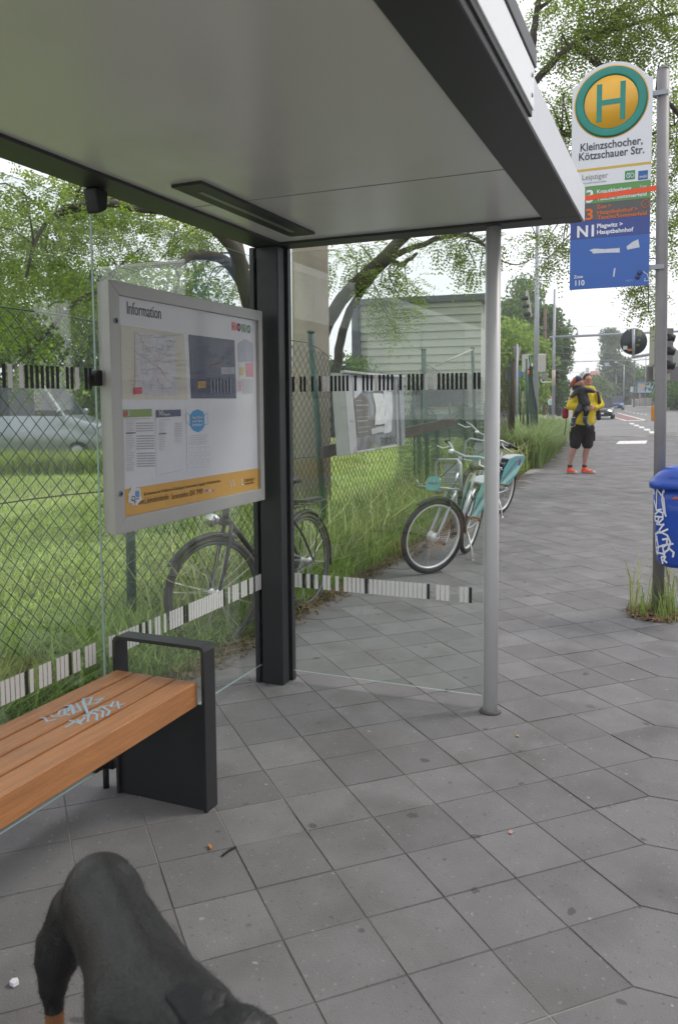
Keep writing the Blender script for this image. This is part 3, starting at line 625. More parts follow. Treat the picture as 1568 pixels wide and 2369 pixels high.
limb_tube(mb, [at(1150,600,10.4), at(1195,612,10.4), at(1232,598,10.4)], .012, .005, 4, 4)
cl = []
def C(x, y, D, r, n): cl.append((tuple(at(x, y, D)), (r, r, r*.75), n))
for (x, y, D, r, n) in ((795,590,12,.45,34),(835,570,11.6,.35,24),(800,640,12.2,.3,16),(900,640,11.5,.28,26),(925,690,11.4,.30,34),(900,730,11.4,.22,24),(915,765,11.4,.12,8),(880,660,11.5,.25,18),(940,650,11.4,.2,14),
    (1080,575,10.8,.28,26),(1100,610,10.7,.25,20),(1060,560,10.9,.25,16),(1110,640,10.7,.14,7),(950,555,11.2,.25,12),(1020,548,11,.22,10),(1150,555,10.6,.2,10),
    (1262,560,10.9,.26,20),(1300,590,10.9,.26,20),(1265,600,10.9,.16,8),(1310,545,10.9,.25,16),(1240,548,10.9,.2,10),
    (1490,690,11.3,.2,20),(1475,650,11.3,.18,14),(1500,725,11.3,.12,10),(1500,660,11.3,.2,12),
    (1260,10,10.2,.4,14),(1330,30,10,.42,50),(1400,20,10,.5,60),(1470,20,10,.5,60),(1545,20,10.2,.5,60),(1340,100,10,.33,36),(1400,90,10,.4,48),(1465,80,10.1,.4,44),(1300,120,10,.24,16),(1270,150,10.1,.2,8),(1440,125,10.2,.3,22),
    (1340,-60,10,.5,40),(1440,-60,10.1,.5,40),(1550,-60,10.2,.5,40),(1550,90,10.3,.3,30),(1545,130,10.4,.3,14),
    (1262,235,11,.26,20),(1285,280,11,.3,30),(1310,340,11,.3,36),(1320,395,11,.3,30),(1290,320,11,.25,22),(1330,250,11,.28,16),(1325,200,11,.22,10),(1300,210,11,.22,8),(1340,440,11,.3,24),
    (1555,200,11.4,.35,34),(1560,270,11.4,.4,44),(1560,350,11.5,.4,44),(1550,420,11.5,.35,38),(1555,490,11.5,.35,34),(1555,560,11.5,.3,26),(1550,610,11.4,.25,14),(1600,300,11.5,.5,40),(1600,480,11.5,.5,40),(1530,330,11.6,.3,16),(1420,480,11.5,.5,30),(1500,520,11.5,.5,30)): C(x, y, D, r, n)
for c, r, n in cl: twig_to(mb, nodes, c, .014)
mb.build('trunk', M_bark, T1)
V = sprays([c for c, r, n in cl], [r for c, r, n in cl], [int(n*1.9) for c, r, n in cl]); rawquads('crown', V, L_rob, T1)
# blossom clusters
V = cloud([at(1470,55,10), at(1350,130,10), at(1300,215,10.2), at(1110,628,10.6), at(1270,560,10.8)], [(.3,.3,.2)]*5, [160,80,60,60,50], .03); rawquads('blossom', V, mat('blossom', (.5,.5,.40), .7, trans=.3), T1)

# tree behind the shelter glass
T2 = thing('broad_tree', 'broad tree with a dark curved trunk seen through the rear glass above the board', 'tree', onz(640, 1120, 0))
mb = MB(); nodes = []; b0 = T2.location.copy(); b0.z = -.1
nodes += limb_tube(mb, [b0, at(628,980,15), at(612,840,14.6), at(588,740,14.2), at(566,660,13.9), at(548,590,13.7), at(512,540,13.5), at(455,500,13.2), at(380,485,12.9), at(300,478,12.6), at(225,470,12.3), at(120,500,12)], .20, .045, 6, 12)
nodes += limb_tube(mb, [at(578,690,14), at(545,630,13.8), at(510,597,13.5), at(450,590,13.2), at(405,612,13), at(340,612,12.8), at(265,628,12.5), at(215,665,12.3)], .12, .03, 6, 9)
nodes += limb_tube(mb, [at(556,620,13.9), at(545,560,14), at(540,500,14.2), at(560,420,14.4)], .16, .06, 5, 9)
nodes += limb_tube(mb, [at(405,612,13), at(412,650,13), at(400,690,13)], .04, .015, 4, 6)
nodes += limb_tube(mb, [at(225,470,12.3), at(150,480,12), at(90,540,11.8), at(60,640,11.6)], .05, .02, 4, 6)
nodes += limb_tube(mb, [at(340,612,12.8), at(200,680,12.5), at(90,790,12.3), at(20,860,12)], .05, .02, 4, 6)
cl = []
lr = random.Random(5)
for k in range(70):
    x = lr.uniform(-60, 590); y = lr.uniform(380, 760) if x < 260 else lr.uniform(400+(x-260)*.22, 600+lr.uniform(0,110))
    D = lr.uniform(11.5, 15.5); r = lr.uniform(.3, .6)
    if x > 430: D = lr.uniform(15.5, 17)
    if x > 540 or (x > 380 and lr.random() < .35): continue
    cl.append((tuple(at(x, y, D)), (r, r, r*.7), int(36*r/.45)))
for (x, y, D, r, n) in ((480,650,14,.4,30),(520,670,15,.5,30),(450,665,15,.4,22),(560,640,16,.4,26),(30,430,10.5,.4,30),(90,440,10.5,.35,26),(250,470,11,.3,18),(400,530,12,.3,18),(30,760,12,.5,34),(100,700,12.5,.5,34),(60,850,13,.5,30),(150,760,13,.5,30),(195,700,12.5,.4,24)): cl.append((tuple(at(x,y,D)), (r,r,r*.7), n))
for c, r, n in cl[::2]: twig_to(mb, nodes, c, .02)
mb.build('trunk', M_bark, T2)
rawquads('crown', sprays([c for c, r, n in cl[::2]], [r for c, r, n in cl[::2]], [int(n*1.5) for c, r, n in cl[::2]], leaf=(.07,.036), ln=.3), L_rob2, T2)
rawquads('second_crown', sprays([c for c, r, n in cl[1::2]], [r for c, r, n in cl[1::2]], [int(n*1.5) for c, r, n in cl[1::2]], leaf=(.07,.036), ln=.3), L_rob, T2)  # every second clump, in the slightly paler leaf tone

def leafy(name, label, base, clumps, m, size, trunk_r=.2, cat='tree', group=None, bark=M_bark, k=1.0):
    T = thing(name, label, cat, base, group=group); mb = MB()
    cs = [c for c, r, n in clumps]; zt = sum(c[2] for c in cs)/len(cs); xm = sum(c[0] for c in cs)/len(cs); ym = sum(c[1] for c in cs)/len(cs)
    nodes = limb_tube(mb, [Vector(base)-Vector((0,0,.1)), Vector(base)*.6+Vector((xm,ym,zt))*.4, Vector((xm,ym,zt)), Vector((xm,ym,max(c[2] for c in cs)))], trunk_r, trunk_r*.2, 4, 8)
    for c in cs[::2]: twig_to(mb, nodes, c, trunk_r*.25)
    mb.build('trunk', bark, T); rawquads('crown', cloud(cs, [r for c, r, n in clumps], [int(n*k) for c, r, n in clumps], size), m, T); return T
def clumps_at(rows): return [(tuple(at(x, y, D)), (r, r, r*.8), n) for x, y, D, r, n in rows]
def blobs(seed, x0, x1, y0, y1, D0, D1, r0, r1, n, cnt, f=None):
    q = random.Random(seed); out = []
    while len(out) < cnt:
        x, y = q.uniform(x0, x1), q.uniform(y0, y1)
        if f and not f(x, y): continue
        out.append((x, y, q.uniform(D0, D1), q.uniform(r0, r1), n))
    return clumps_at(out)
# bushes and trees at the back of the lawn
leafy('shrub_tree', 'dense yellow-green tree at the left edge behind the lawn', onz(40,1030,0), blobs(1,-80,130,600,960,22,27,.7,1.3,420,34), L_lime, .15, .2)
leafy('shrub_tree', 'darker green tree behind the lawn left of the information board', onz(180,1025,0), blobs(2,120,290,640,960,23,28,.7,1.3,420,30), L_mid, .15, .2)
leafy('shrub_tree', 'dark leaved tree filling the gap above the information board', onz(470,1020,0), blobs(3,300,500,600,900,26,32,.9,1.5,330,18, lambda x, y: y > 660), L_dark, .17, .25)  # leaves in the dark green tone
leafy('bush', 'low dark bush between the concrete pole and the clapboard hall', onz(800,1010,0), blobs(4,775,835,850,960,24,27,.5,.9,330,12), L_mid, .13, .08, 'bush')
leafy('hedge', 'long dark hedge along the far side of the lawn', onz(120,1034,0), blobs(6,-150,760,925,975,27,30,.7,1.0,420,46), L_dark, .13, .08, 'hedge')
leafy('young_tree', 'bright lime green tree behind the traffic signal mast', G(1195,950), blobs(7,1150,1255,745,940,70,84,1.0,2.0,500,44, lambda x, y: y > 760+(x-1190)**2*.012), L_lime, .34, .25)
leafy('tall_tree', 'tall mid green tree rising above the lime green one', G(1215,948), blobs(8,1165,1300,650,900,88,110,1.3,2.4,560,66, lambda x, y: y > 655+abs(x-1208)*1.05), L_mid, .40, .4)
leafy('street_tree', 'dark tree behind the slim gantry pole', G(1275,950), blobs(9,1255,1305,800,925,84,95,1.0,1.8,420,26, lambda x, y: x < 1300-(y-800)*.06), L_dark, .36, .3)
leafy('poplar_tree', 'tall slender poplar beyond the crossing', G(1412,933.8), blobs(10,1392,1432,770,915,200,215,1.7,3.1,420,34, lambda x, y: abs(x-1415) < 6+(y-765)*.14), L_pop, .55, .4)
leafy('roadside_tree', 'dark rounded tree just right of the poplar', G(1440,933.8), blobs(11,1425,1458,835,925,205,225,2.0,3.4,520,22, lambda x, y: y > 832+abs(x-1438)*1.4), L_dark, .5, .3)
leafy('roadside_tree', 'broad green tree behind the blue flags', G(1462,933.8), blobs(12,1445,1478,838,925,205,225,2.0,3.4,520,22, lambda x, y: y > 838+abs(x-1462)*1.5), L_pop, .5, .3)
leafy('roadside_tree', 'small pale tree half hidden by the man in the yellow hoodie', G(1378,938), blobs(13,1345,1396,875,935,190,200,1.5,3.0,300,18), L_mid, .7, .3)
leafy('roadside_tree', 'distant tree between the billboard and the sign mast', G(1500,936), blobs(14,1484,1522,850,925,170,180,1.5,3.0,300,18, lambda x, y: y > 858+abs(x-1503)*.8), L_mid, .6, .3)
leafy('hedge', 'leafy green hedge at the right edge beyond the sign mast', G(1560,941), blobs(15,1538,1640,885,936,95,120,1.5,2.6,600,34), leafmat('hedge_leaves', (.09,.18,.035)), .34, .1, 'hedge')
leafy('roadside_tree', 'loose tree above the right hand hedge', G(1590,941), blobs(16,1545,1660,840,900,130,150,2,3.5,420,22), L_pop, .5, .3)
leafy('bush', 'dark bush below the slim gantry pole on the far corner', G(1288,958), blobs(17,1280,1300,880,950,78,84,.5,.9,260,10), L_dark, .24, .1, 'bush')

# ------------------------------------------------------------------ grass
def blades(pos, h, wd, lean=.35, bend=.5):
    n = len(pos); a = rng.random(n)*2*math.pi; d = np.stack([np.cos(a), np.sin(a), np.zeros(n)], 1); s = np.stack([-d[:,1], d[:,0], np.zeros(n)], 1)
    l = (lean*(.3+rng.random(n)*1.2))[:,None]; h = h[:,None]; w_ = wd*(.7+.6*rng.random((n,1))); z = np.array([[0,0,1.]])
    p0 = pos; p1 = pos+z*h*.55+d*h*l*.35; p2 = pos+z*h*(.95-.25*l)+d*h*l*(1+bend)
    q = [np.stack([p0-s*w_*.5, p0+s*w_*.5, p1+s*w_*.45, p1-s*w_*.45], 1), np.stack([p1-s*w_*.45, p1+s*w_*.45, p2+s*w_*.06, p2-s*w_*.06], 1)]
    return np.concatenate(q, 0).reshape(-1, 3)
gzv = np.vectorize(gz)
def scatter(n, u0, u1, vf0, vf1, pw=1.0):
    u = u0+(u1-u0)*rng.random(n)**pw; a = np.vectorize(vf0)(u); b = np.vectorize(vf1)(u); v = a+(b-a)*rng.random(n); return np.stack([u, v, gzv(u)-.01], 1)
M_gr = leafmat('tall_grass_blades', (.27,.38,.10), .4, .5); M_gr2 = leafmat('grass_ears', (.40,.42,.18), .3, .4); M_lg = leafmat('lawn_blades', (.38,.49,.13), .4, .45); M_dry = leafmat('dry_blades', (.22,.17,.085), .2, .4)
e0 = lambda u: leftedge(u)+.06
p = np.concatenate([scatter(15000, .9, 6, e0, lambda u: 3.35), scatter(21000, 5, 15, e0, lambda u: 3.5), scatter(15000, 14, 30, lambda u: leftedge(u)+.05, lambda u: leftedge(u)+1.6)])
edge = np.array([min(1, (v-leftedge(u))/.35) for u, v, z in p]); h = (.16+.34*rng.random(len(p)))*(.35+.65*edge)*np.where(p[:,0] > 6, 1.2, .85)
tg = rawquads('verge_grass', blades(p, h, .010, .45), M_gr, kind='stuff')
far = scatter(16000, 17, 29, lambda u: leftedge(u)-.15, lambda u: leftedge(u)+1.2); rawquads('rank_grass', blades(far, .55+.55*rng.random(len(far)), .018, .6), leafmat('rank_blades', (.26,.34,.14), .35, .4), kind='stuff')
p = np.concatenate([scatter(900, 4, 16, lambda u: leftedge(u)+.15, lambda u: 3.4), scatter(400, 16, 29, leftedge, lambda u: leftedge(u)+1.)]); rawquads('grass_ears', blades(p, .50+.35*rng.random(len(p)), .014, .5), M_gr2, kind='stuff')
p = scatter(5000, .9, 15, lambda u: leftedge(u)-.02, lambda u: leftedge(u)+.22); rawquads('dry_grass', blades(p, .04+.10*rng.random(len(p)), .010, 1.1), M_dry, kind='stuff')
p = np.concatenate([scatter(36000, 2, 10, lambda u: 3.2, lambda u: 8), scatter(30000, 6, 24, lambda u: 3.3, lambda u: 16)]); rawquads('lawn_grass', blades(p, .05+.09*rng.random(len(p)), .014, .6), M_lg, kind='stuff')
# weeds and dead leaves round the foot of the sign mast
ang = rng.random(170)*2*math.pi; rr = .05+.22*rng.random(170)**.7; p = np.stack([6.05+rr*np.cos(ang), .12+rr*np.sin(ang)*.8, np.full(170, .0)], 1)
rawquads('mast_weeds', blades(p, .08+.30*rng.random(170)*(rr < .2), .007, .35), M_gr, kind='stuff')
p2 = p[:34].copy(); rawquads('mast_ears', blades(p2, .34+.2*rng.random(34), .009, .25), M_gr2, kind='stuff')
ang = rng.random(500)*2*math.pi; rr = .23*rng.random(500)**.6; p = np.stack([6.02+rr*np.cos(ang), .14+rr*np.sin(ang)*.8, np.full(500, .004)], 1); rawquads('mast_litter', blades(p, .012+.02*rng.random(500), .014, 1.6), mat('dead_leaves', (.20,.125,.07), .9, island=.5, var=.2), kind='stuff')
lit = scatter(900, 2.4, 12, lambda u: leftedge(u)-.10, lambda u: leftedge(u)+.1); lit[:,2] += .012; rawquads('edge_litter', blades(lit, .01+.02*rng.random(900), .012, 1.8), mat('edge_leaves', (.18,.12,.075), .9, island=.5, var=.2), kind='stuff')
sheet('soil_patch', [(6.05+.20*math.cos(t*.7)*(1+.15*math.sin(t*5)), .12+.16*math.sin(t*.7)) for t in range(9)], mat('bare_soil', (.07,.05,.04), .95, var=.4, vs=20, bump=.6), dz=.0035, follow=False)

# ------------------------------------------------------------------ concrete pole, fence, notice box, hall
M_conc = mat('weathered_concrete', (.33,.285,.235), .9, var=.14, vs=2.5, bump=.5, bs=70, dirt=((.20,.17,.14), .8, .5, .8), stretch=(1,1,.35))
cp = thing('concrete_pole', 'thick weathered beige concrete pole behind the chain link fence', 'pole', onv(722, 1100, 3.95).xy.to_3d())
px_, py_ = cp.location.x, cp.location.y
mb = MB(); mb.tube([(px_,py_,-.1),(px_,py_,2),(px_,py_,5),(px_,py_,9)], [.225,.215,.20,.18], 40); mb.build('shaft', M_conc, cp)
M_fpost = mat('green_fence_post', (.035,.10,.075), .55, var=.25, vs=9, dirt=((.02,.04,.035), 3, .5, .7)); M_wire = mat('green_wire', (.022,.05,.036), .6); M_rust = mat('rusty_wire', (.06,.045,.035), .8)
FV = 3.1
fe = thing('chain_link_fence', 'green chain link fence on leaning green posts in front of the lawn', 'fence', (8, FV, 0))
fp = []
for (x0, y0, x1, y1) in ((303,1060,303,1300),(719,770,756,1290),(980,810,988,1080),(1093,806,1100,1060),(-350,900,-350,1100)):
    a = onv(x0, y0, FV); 
    if x0 in (303,-350): a.z = 2.05
    b = onv(x1, y1, FV); d = (a-b)/max(.1, a.z-b.z); f = b-d*(b.z+.1); fp.append((f, a))
    mb = MB(); mb.tube([f, a], [.030, .030], 12); mb.cyl(a, a+Vector((0,0,.02)), .034, n=12); mb.build('post', M_fpost, fe)
mb = MB(); a, b = onv(1093,808,FV), onv(1010,845,FV); mb.tube([a, b], .016, 8); mb.build('stay', mat('bare_stay', (.30,.31,.28), .6), fe)
def ftop(u):                                          # sagging upper edge of the mesh
    pts = [(-3,1.95),(4,1.97),(6.6,2.02),(7.3,1.88),(9,1.80),(9.9,1.86),(10.3,2.02),(11.2,1.84),(12.6,1.93),(13.0,2.0),(14.5,1.80),(20,1.8)]
    for (a, za), (b, zb) in zip(pts, pts[1:]):
        if u <= b: return za+(zb-za)*(u-a)/(b-a)
    return 1.8
def mesh_panel(name, u0, u1, v, ztop, parent, m, pitch=.085, r=.0019, amp=.02, seed=1, zb=.03):
    q = random.Random(seed); P = []; ph = [q.uniform(0, 6) for _ in range(6)]
    def warp(u, z):
        return Vector((u+amp*1.6*math.sin(z*3+ph[0]+u*.7)+amp*.5*math.sin(z*9+u*5), v+amp*2*math.sin(u*1.3+ph[1])*math.sin(z*2)+amp*math.sin(u*4.1+z*2.2+ph[2]), z+amp*.7*math.sin(u*2.1+ph[3])))
    mb = MB(); H = 2.05; k0 = int((u0-H)/pitch); k1 = int((u1+H)/pitch)
    for s in (1, -1):
        for k in range(k0, k1):
            base = k*pitch; pts = []
            for i in range(0, 45):
                z = zb+i*(H-zb)/44; u = base+s*(z-zb)*1.0
                if s < 0: u = base+H-(z-zb)
                if u < u0 or u > u1 or z > ztop(u): 
                    if len(pts) > 1: break
                    pts = []; continue
                w_ = warp(u, z); w_.y += s*.0015; pts.append(w_)
            if len(pts) > 1: mb.tube(pts, r, 3, cap=False)
    top = [warp(u0+(u1-u0)*i/60, ztop(u0+(u1-u0)*i/60)) for i in range(61)]; mb.tube(top, r*1.5, 4)
    mid = [warp(u0+(u1-u0)*i/60, 1.0) for i in range(61)]; mb.tube(mid, r*1.3, 4)
    return mb.build(name, m, parent)
mesh_panel('wire_mesh', .4, 14.5, FV-.035, ftop, fe, M_wire, pitch=.095, r=.0029)
f2 = thing('netting_fence', 'second layer of dense dark green netting sagging behind the wire fence', 'fence', (12, 3.5, 0))
mesh_panel('netting', 10.4, 16.5, 3.55, lambda u: 1.45-.25*math.sin(u*1.1)**2, f2, mat('dark_netting', (.018,.075,.055), .7), pitch=.055, r=.0042, amp=.06, seed=3)
for k, (x, y) in enumerate(((958,880),(1040,930),(1120,930))):
    a = onv(x, y, 3.5); mb = MB(); mb.tube([(a.x, 3.5, -.1), a], .014, 8); mb.build('post', M_fpost, f2)
f3 = thing('rolled_fence', 'dark end of an old fence with bundled rusty and green mesh beside the tall grass', 'fence', G(1215, 1012))
def post_at(x0, y0, x1, y1, D, r, m, par, nm='post'):
    a, b = at(x0, y0, D), at(x1, y1, D); mb = MB(); mb.tube([b, a], r, 10); return mb.build(nm, m, par)
post_at(1187,838,1184,1030,17.5,.055,M_rust,f3,'wire_bundle'); post_at(1180,842,1178,1030,17.6,.03,M_fpost,f3)
post_at(1218,830,1221,1010,19,.028,M_fpost,f3); post_at(1224,822,1243,985,20,.024,M_fpost,f3); post_at(1200,848,1204,990,22,.022,M_fpost,f3); post_at(1210,905,1210,985,20,.03,M_conc,f3,'stump_post')
def bend_mesh(par, A_, B_, C_, D_, n, m, nm, r=.003):
    mb = MB(); A_, B_, C_, D_ = map(Vector, (A_, B_, C_, D_))            # TL TR BL BR
    for s in (0, 1):
        for k in range(-n, n+1):
            pts = []
            for i in range(25):
                t = i/24; x = (k/n)+t*1.6 if s == 0 else (k/n)+1.6*(1-t)-.0
                if 0 <= x <= 1: p = (A_*(1-x)+B_*x)*(1-t)+(C_*(1-x)+D_*x)*t; pts.append(p+Vector((math.sin(t*9+k)*.02, math.sin(t*7)*.03, 0)))
                elif pts: break
            if len(pts) > 1: mb.tube(pts, r, 3, cap=False)
    return mb.build(nm, m, par)
bend_mesh(f3, at(1224,846,19.5), at(1233,848,20), at(1216,1000,19), at(1245,1000,20), 26, M_wire, 'wire_mesh', .0035)
bend_mesh(f3, at(1150,850,17), at(1182,850,17.5), at(1150,1020,17), at(1180,1020,17.5), 22, M_rust, 'wire_mesh', .003)
# battered notice box hung on the fence
nb = thing('notice_box', 'battered white metal notice box with torn posters hanging crooked on the fence', 'notice box', at(800, 1050, 7.25))
M_tin = mat('old_white_tin', (.42,.42,.43), .6, .1, var=.15, vs=6, dirt=((.22,.21,.20), 4, .58, .7)); M_tin2 = mat('grey_tin', (.26,.27,.29), .5, .3, var=.15, vs=8, dirt=((.13,.12,.12), 6, .5, .7))
a_, b_, c_, d_ = at(793,863,7.2), at(925,869,7.75), at(808,1052,7.2), at(928,1031,7.75)      # front corners TL TR BL BR
nf = (b_-a_).cross(c_-a_).normalized(); bk = at(765,862,7.42)-a_; bk2 = at(779,1057,7.40)-c_
if nf.dot(a_-CAM) > 0: nf = -nf
def nq(s, t, k=0.0): return (a_*(1-s)+b_*s)*(1-t)+(c_*(1-s)+d_*s)*t+nf*k
mb = MB(); B4 = [a_, b_, d_, c_]; off = [bk, bk, bk2, bk2]; rear = [p+o_ for p, o_ in zip(B4, off)]
mb.add(rear+B4, [(3,2,1,0),(0,1,5,4),(1,2,6,5),(2,3,7,6),(3,0,4,7)]); mb.build('case', M_tin, nb)
mb = MB()
for (s0, s1, t0, t1) in ((0,.13,0,1),(.90,1.0,0,1),(0.13,.90,0,.035),(.13,.90,.97,1)): mb.prism([nq(s0,t0,0),nq(s1,t0,0),nq(s1,t1,0),nq(s0,t1,0)], nf*.012)
mb.build('door_frame', M_tin, nb, bevel=.004)
mb = MB(); mb.prism([nq(.93,.02,.013),nq(1.02,.05,.013),nq(1.03,1.0,.013),nq(.955,.99,.013)], nf*.02); mb.build('edge_rail', M_galv, nb, bevel=.004)
mb = MB(); mb.prism([nq(-.02,-.03,-.02),nq(.5,-.005,-.02),nq(1.03,.0,-.02),nq(1.03,.03,-.02),nq(.5,.025,-.02),nq(-.02,.0,-.02)], nf*.06); mb.build('top_lip', M_tin, nb, bevel=.004)
mb = MB(); mb.quad(nq(.13,.035,.002),nq(.13,.97,.002),nq(.9,.97,.002),nq(.9,.035,.002)); mb.build('backboard', M_tin2, nb)
q = random.Random(21)
def scrap(name, c, pts, k):
    ps = []
    for (s0, t0), (s1, t1) in zip(pts, pts[1:]+pts[:1]):
        for i in range(4): f_ = i/4; ps.append(nq(s0+(s1-s0)*f_+q.uniform(-.008,.008), t0+(t1-t0)*f_+q.uniform(-.006,.006), .003+.0012*k))
    mb = MB(); mb.prism(ps, nf*.0008); return mb.build(name, mat('scrap_'+name, c, .75, var=.14, vs=14, bump=.3, bs=30), nb)
sc1 = scrap('torn_poster', (.17,.16,.155), [(.15,.33),(.24,.22),(.42,.36),(.42,.78),(.17,.80)], 1)
scrap('torn_poster', (.55,.56,.60), [(.14,.05),(.86,.05),(.86,.22),(.30,.22),(.22,.28),(.15,.32)], 2)
scrap('torn_poster', (.62,.62,.62), [(.48,.24),(.66,.26),(.70,.40),(.67,.66),(.48,.67),(.52,.45)], 3)
scrap('torn_poster', (.56,.56,.60), [(.66,.20),(.84,.24),(.84,.50),(.80,.78),(.66,.80),(.70,.45)], 2)
scrap('torn_poster', (.45,.45,.46), [(.42,.71),(.66,.69),(.66,.77),(.42,.79)], 4)
mb = MB()
def ns(pts, wd=.004, k=.011, mi=0): stroke(mb, [nq(s, t, k) for s, t in pts], wd, nf, mi)
for i, (t, n) in enumerate(((.34,3),(.40,6),(.46,3),(.55,6),(.60,5),(.68,6),(.74,5))):
    for j in range(n): ns([(.18+j*.037,t),(.205+j*.037,t+.001)], .010 if i in (1,4) else .006, .006)
for j in range(16): x = .50+q.random()*.17; y = .3+q.random()*.3; ns([(x,y),(x+q.uniform(-.05,.05),y+q.uniform(-.05,.08))], .0022, .011, 1)
for j in range(12): x = .70+q.random()*.12; y = .28+q.random()*.4; ns([(x,y),(x+q.uniform(-.03,.03),y+q.uniform(-.04,.06))], .0022, .011, 1)
mb.build('print', [mat('faded_print', (.42,.41,.40), .7), Mink2], sc1)
mb = MB()
for g in (((.60,.94),(.60,.84),(.66,.87),(.61,.90),(.67,.93),(.61,.95)),((.68,.95),(.68,.85),(.74,.87),(.69,.90),(.75,.95)),((.76,.95),(.77,.86),(.80,.95),(.80,.85)),((.82,.85),(.88,.95)),((.88,.84),(.82,.95))): stroke(mb, [nq(s, t, .004) for s, t in g], .006, nf)
mb.build('tag_scribble', mat('marker_black', (.02,.02,.025), .6), nb)
mb = MB(); stroke(mb, [nq(.035,.60,.0135), nq(.05,.58,.0135), nq(.06,.61,.0135), nq(.075,.58,.0135), nq(.09,.61,.0135), nq(.10,.59,.0135)], .003, nf); mb.build('small_scribble', Mink, nb)
pk = thing('plank', 'weathered grey plank crossing the fence behind the notice box', 'plank', at(1000, 1010, 9.4))
mb = MB(); mb.bar(at(744,1047,7.46), at(1048,975,9.4), .03, .11); mb.build('board', mat('grey_plank', (.07,.06,.052), .9, var=.3, vs=6, bump=.5, bs=40), pk, bevel=.004)

# clapboard hall
ha = thing('clapboard_hall', 'pale clapboard hall with a dark roof edge and corner trim beyond the lawn', 'building', at(980, 945, 30))
h0, h1 = at(836,945,33), at(1112,945,31.6); h0.z = h1.z = -.1; hd = (h1-h0).normalized(); hn = Vector((-hd.y, hd.x, 0)); 
if hn.dot(h0) < 0: hn = -hn
HT = at(836,703,33).z; HL = (h1-h0).length
hn_front = -hn
mb = MB(); M_clap = mat('clapboard', (.35,.365,.315), .6, var=.08, vs=1.2, dirt=((.27,.285,.24), .5, .5, .7)); nb_ = 18; bh = (HT+.0)/nb_
for k in range(nb_):
    z0 = HT-(k+1)*bh; z1 = HT-k*bh
    f0 = h0+Vector((0,0,z0+.1)); f1 = f0+hd*HL; t0 = h0+Vector((0,0,z1+.1)); t1 = t0+hd*HL
    mb.add([f0+hn_front*.075, f1+hn_front*.075, t1+hn_front*.01, t0+hn_front*.01], [(0,1,2,3)]); mb.add([f0+hn_front*.075, f1+hn_front*.075, f1+hn_front*.0, f0+hn_front*.0], [(3,2,1,0)])
mb.build('siding', M_clap, ha)
mb = MB(); c = h0+hd*HL/2+hn*2.5; mb.obox(c+Vector((0,0,HT/2)), hd*(HL/2-.02), hn*2.48, (0,0,HT/2-.01)); mb.build('wall', M_clap, ha)
M_trim = mat('dark_trim', (.085,.095,.12), .5)
mb = MB(); mb.obox(h0+hd*HL/2+hn*2.5+Vector((0,0,HT+.12)), hd*(HL/2+.3), hn*2.7, (0,0,.12)); mb.build('roof', M_trim, ha)
mb = MB(); mb.obox(h0-hd*.17+Vector((0,0,HT/2+.05)), hd*.17, hn*.2, (0,0,HT/2)); mb.build('corner_trim', M_trim, ha)
mb = MB(); mb.obox(h0+hd*HL/2+hn_front*.12+Vector((0,0,.55)), hd*(HL/2), hn*.05, (0,0,.55)); mb.build('plinth', mat('plinth', (.26,.27,.27), .8, var=.2, vs=1, dirt=((.12,.25,.22), .8, .5, .6)), ha)
for s in (3.2,):
    mb = MB(); mb.obox(h0+hd*s+hn_front*.1+Vector((0,0,1.75)), hd*1.1, hn*.05, (0,0,.35)); mb.build('window', mat('dark_window', (.05,.06,.07), .2), ha)

# ------------------------------------------------------------------ stop sign, mast, litter bin
ms = thing('stop_sign', 'tall bus and tram stop sign panels reading Kleinzschocher on a grey mast', 'stop sign', (6.05, .12, 0))
mb = MB(); mb.tube([(6.05,.118,-.05),(6.05,.135,1.5),(6.05,.15,2.6),(6.05,.165,3.70)], [.039]*4, 28); mb.cyl((6.05,.165,3.70), (6.05,.165,3.715), .041, .03, 28); mb.build('mast', M_gpole, ms)
SU = 6.0
def sp(x, y, k=0): p = onu(x, y, SU); return Vector((SU-.0125-.0012*k, p.y, p.z))
def Z1(x, y): return ((1360+x*.3798)/1.18878, y*.3799/1.18878)
def sq(x, y, k=0): return sp(*Z1(x, y), k)
yl_, yr_ = sq(560,900).y, sq(1140,900).y
def yy(x): return yl_+(yr_-yl_)*(x-560)/580
def zz(x, y): return sq(x, y).z
ring = sq(843,738); zc = ring.z; yc = ring.y
zT = sq(560,650).z; zW = sq(640,1355).z; zG = sq(640,1480).z-.0; zO = sq(640,1600).z; zN = sq(575,1735).z; zZ = sq(578,2095).z
M_sw = mat('sign_white', (.74,.75,.80), .35, var=.02, coat=.3)
mb = MB(); poly = [(yl_,zW),(yr_,zW),(yr_,zT)]
Rr = .262; y_sh = yr_; 
arc = [(yc+Rr*math.cos(a), zc+.0+Rr*math.sin(a)) for a in [R_(t) for t in range(32, 150, 4)]]
poly = [(yl_,zW),(yr_,zW),(yr_,zT+.005)]+[(y, z) for y, z in sorted(arc, key=lambda q: q[0]) if z > zT+.005]+[(yl_,zT+.005)]
mb.prism([(SU-.012,y,z) for y, z in poly], (.024,0,0)); mb.build('sign_panel', M_sw, ms, bevel=.002)
def strip(name, z0, z1, c, k=0, y0=None, y1=None, th=.024):
    mb = MB(); mb.box((SU-.012-.0008*k, min(y0 or yl_, y1 or yr_), z0), (SU-.012-.0008*k+(th if k == 0 else .0007), max(y0 or yl_, y1 or yr_), z1)); return mb.build(name, mat('sign_'+name, c, .4, var=.05, coat=.3), ms)
zY0, zY1 = sq(590,1250).z, sq(590,1232).z
strip('yellow_rule', zY0, zY1, (.62,.40,.04), 1)
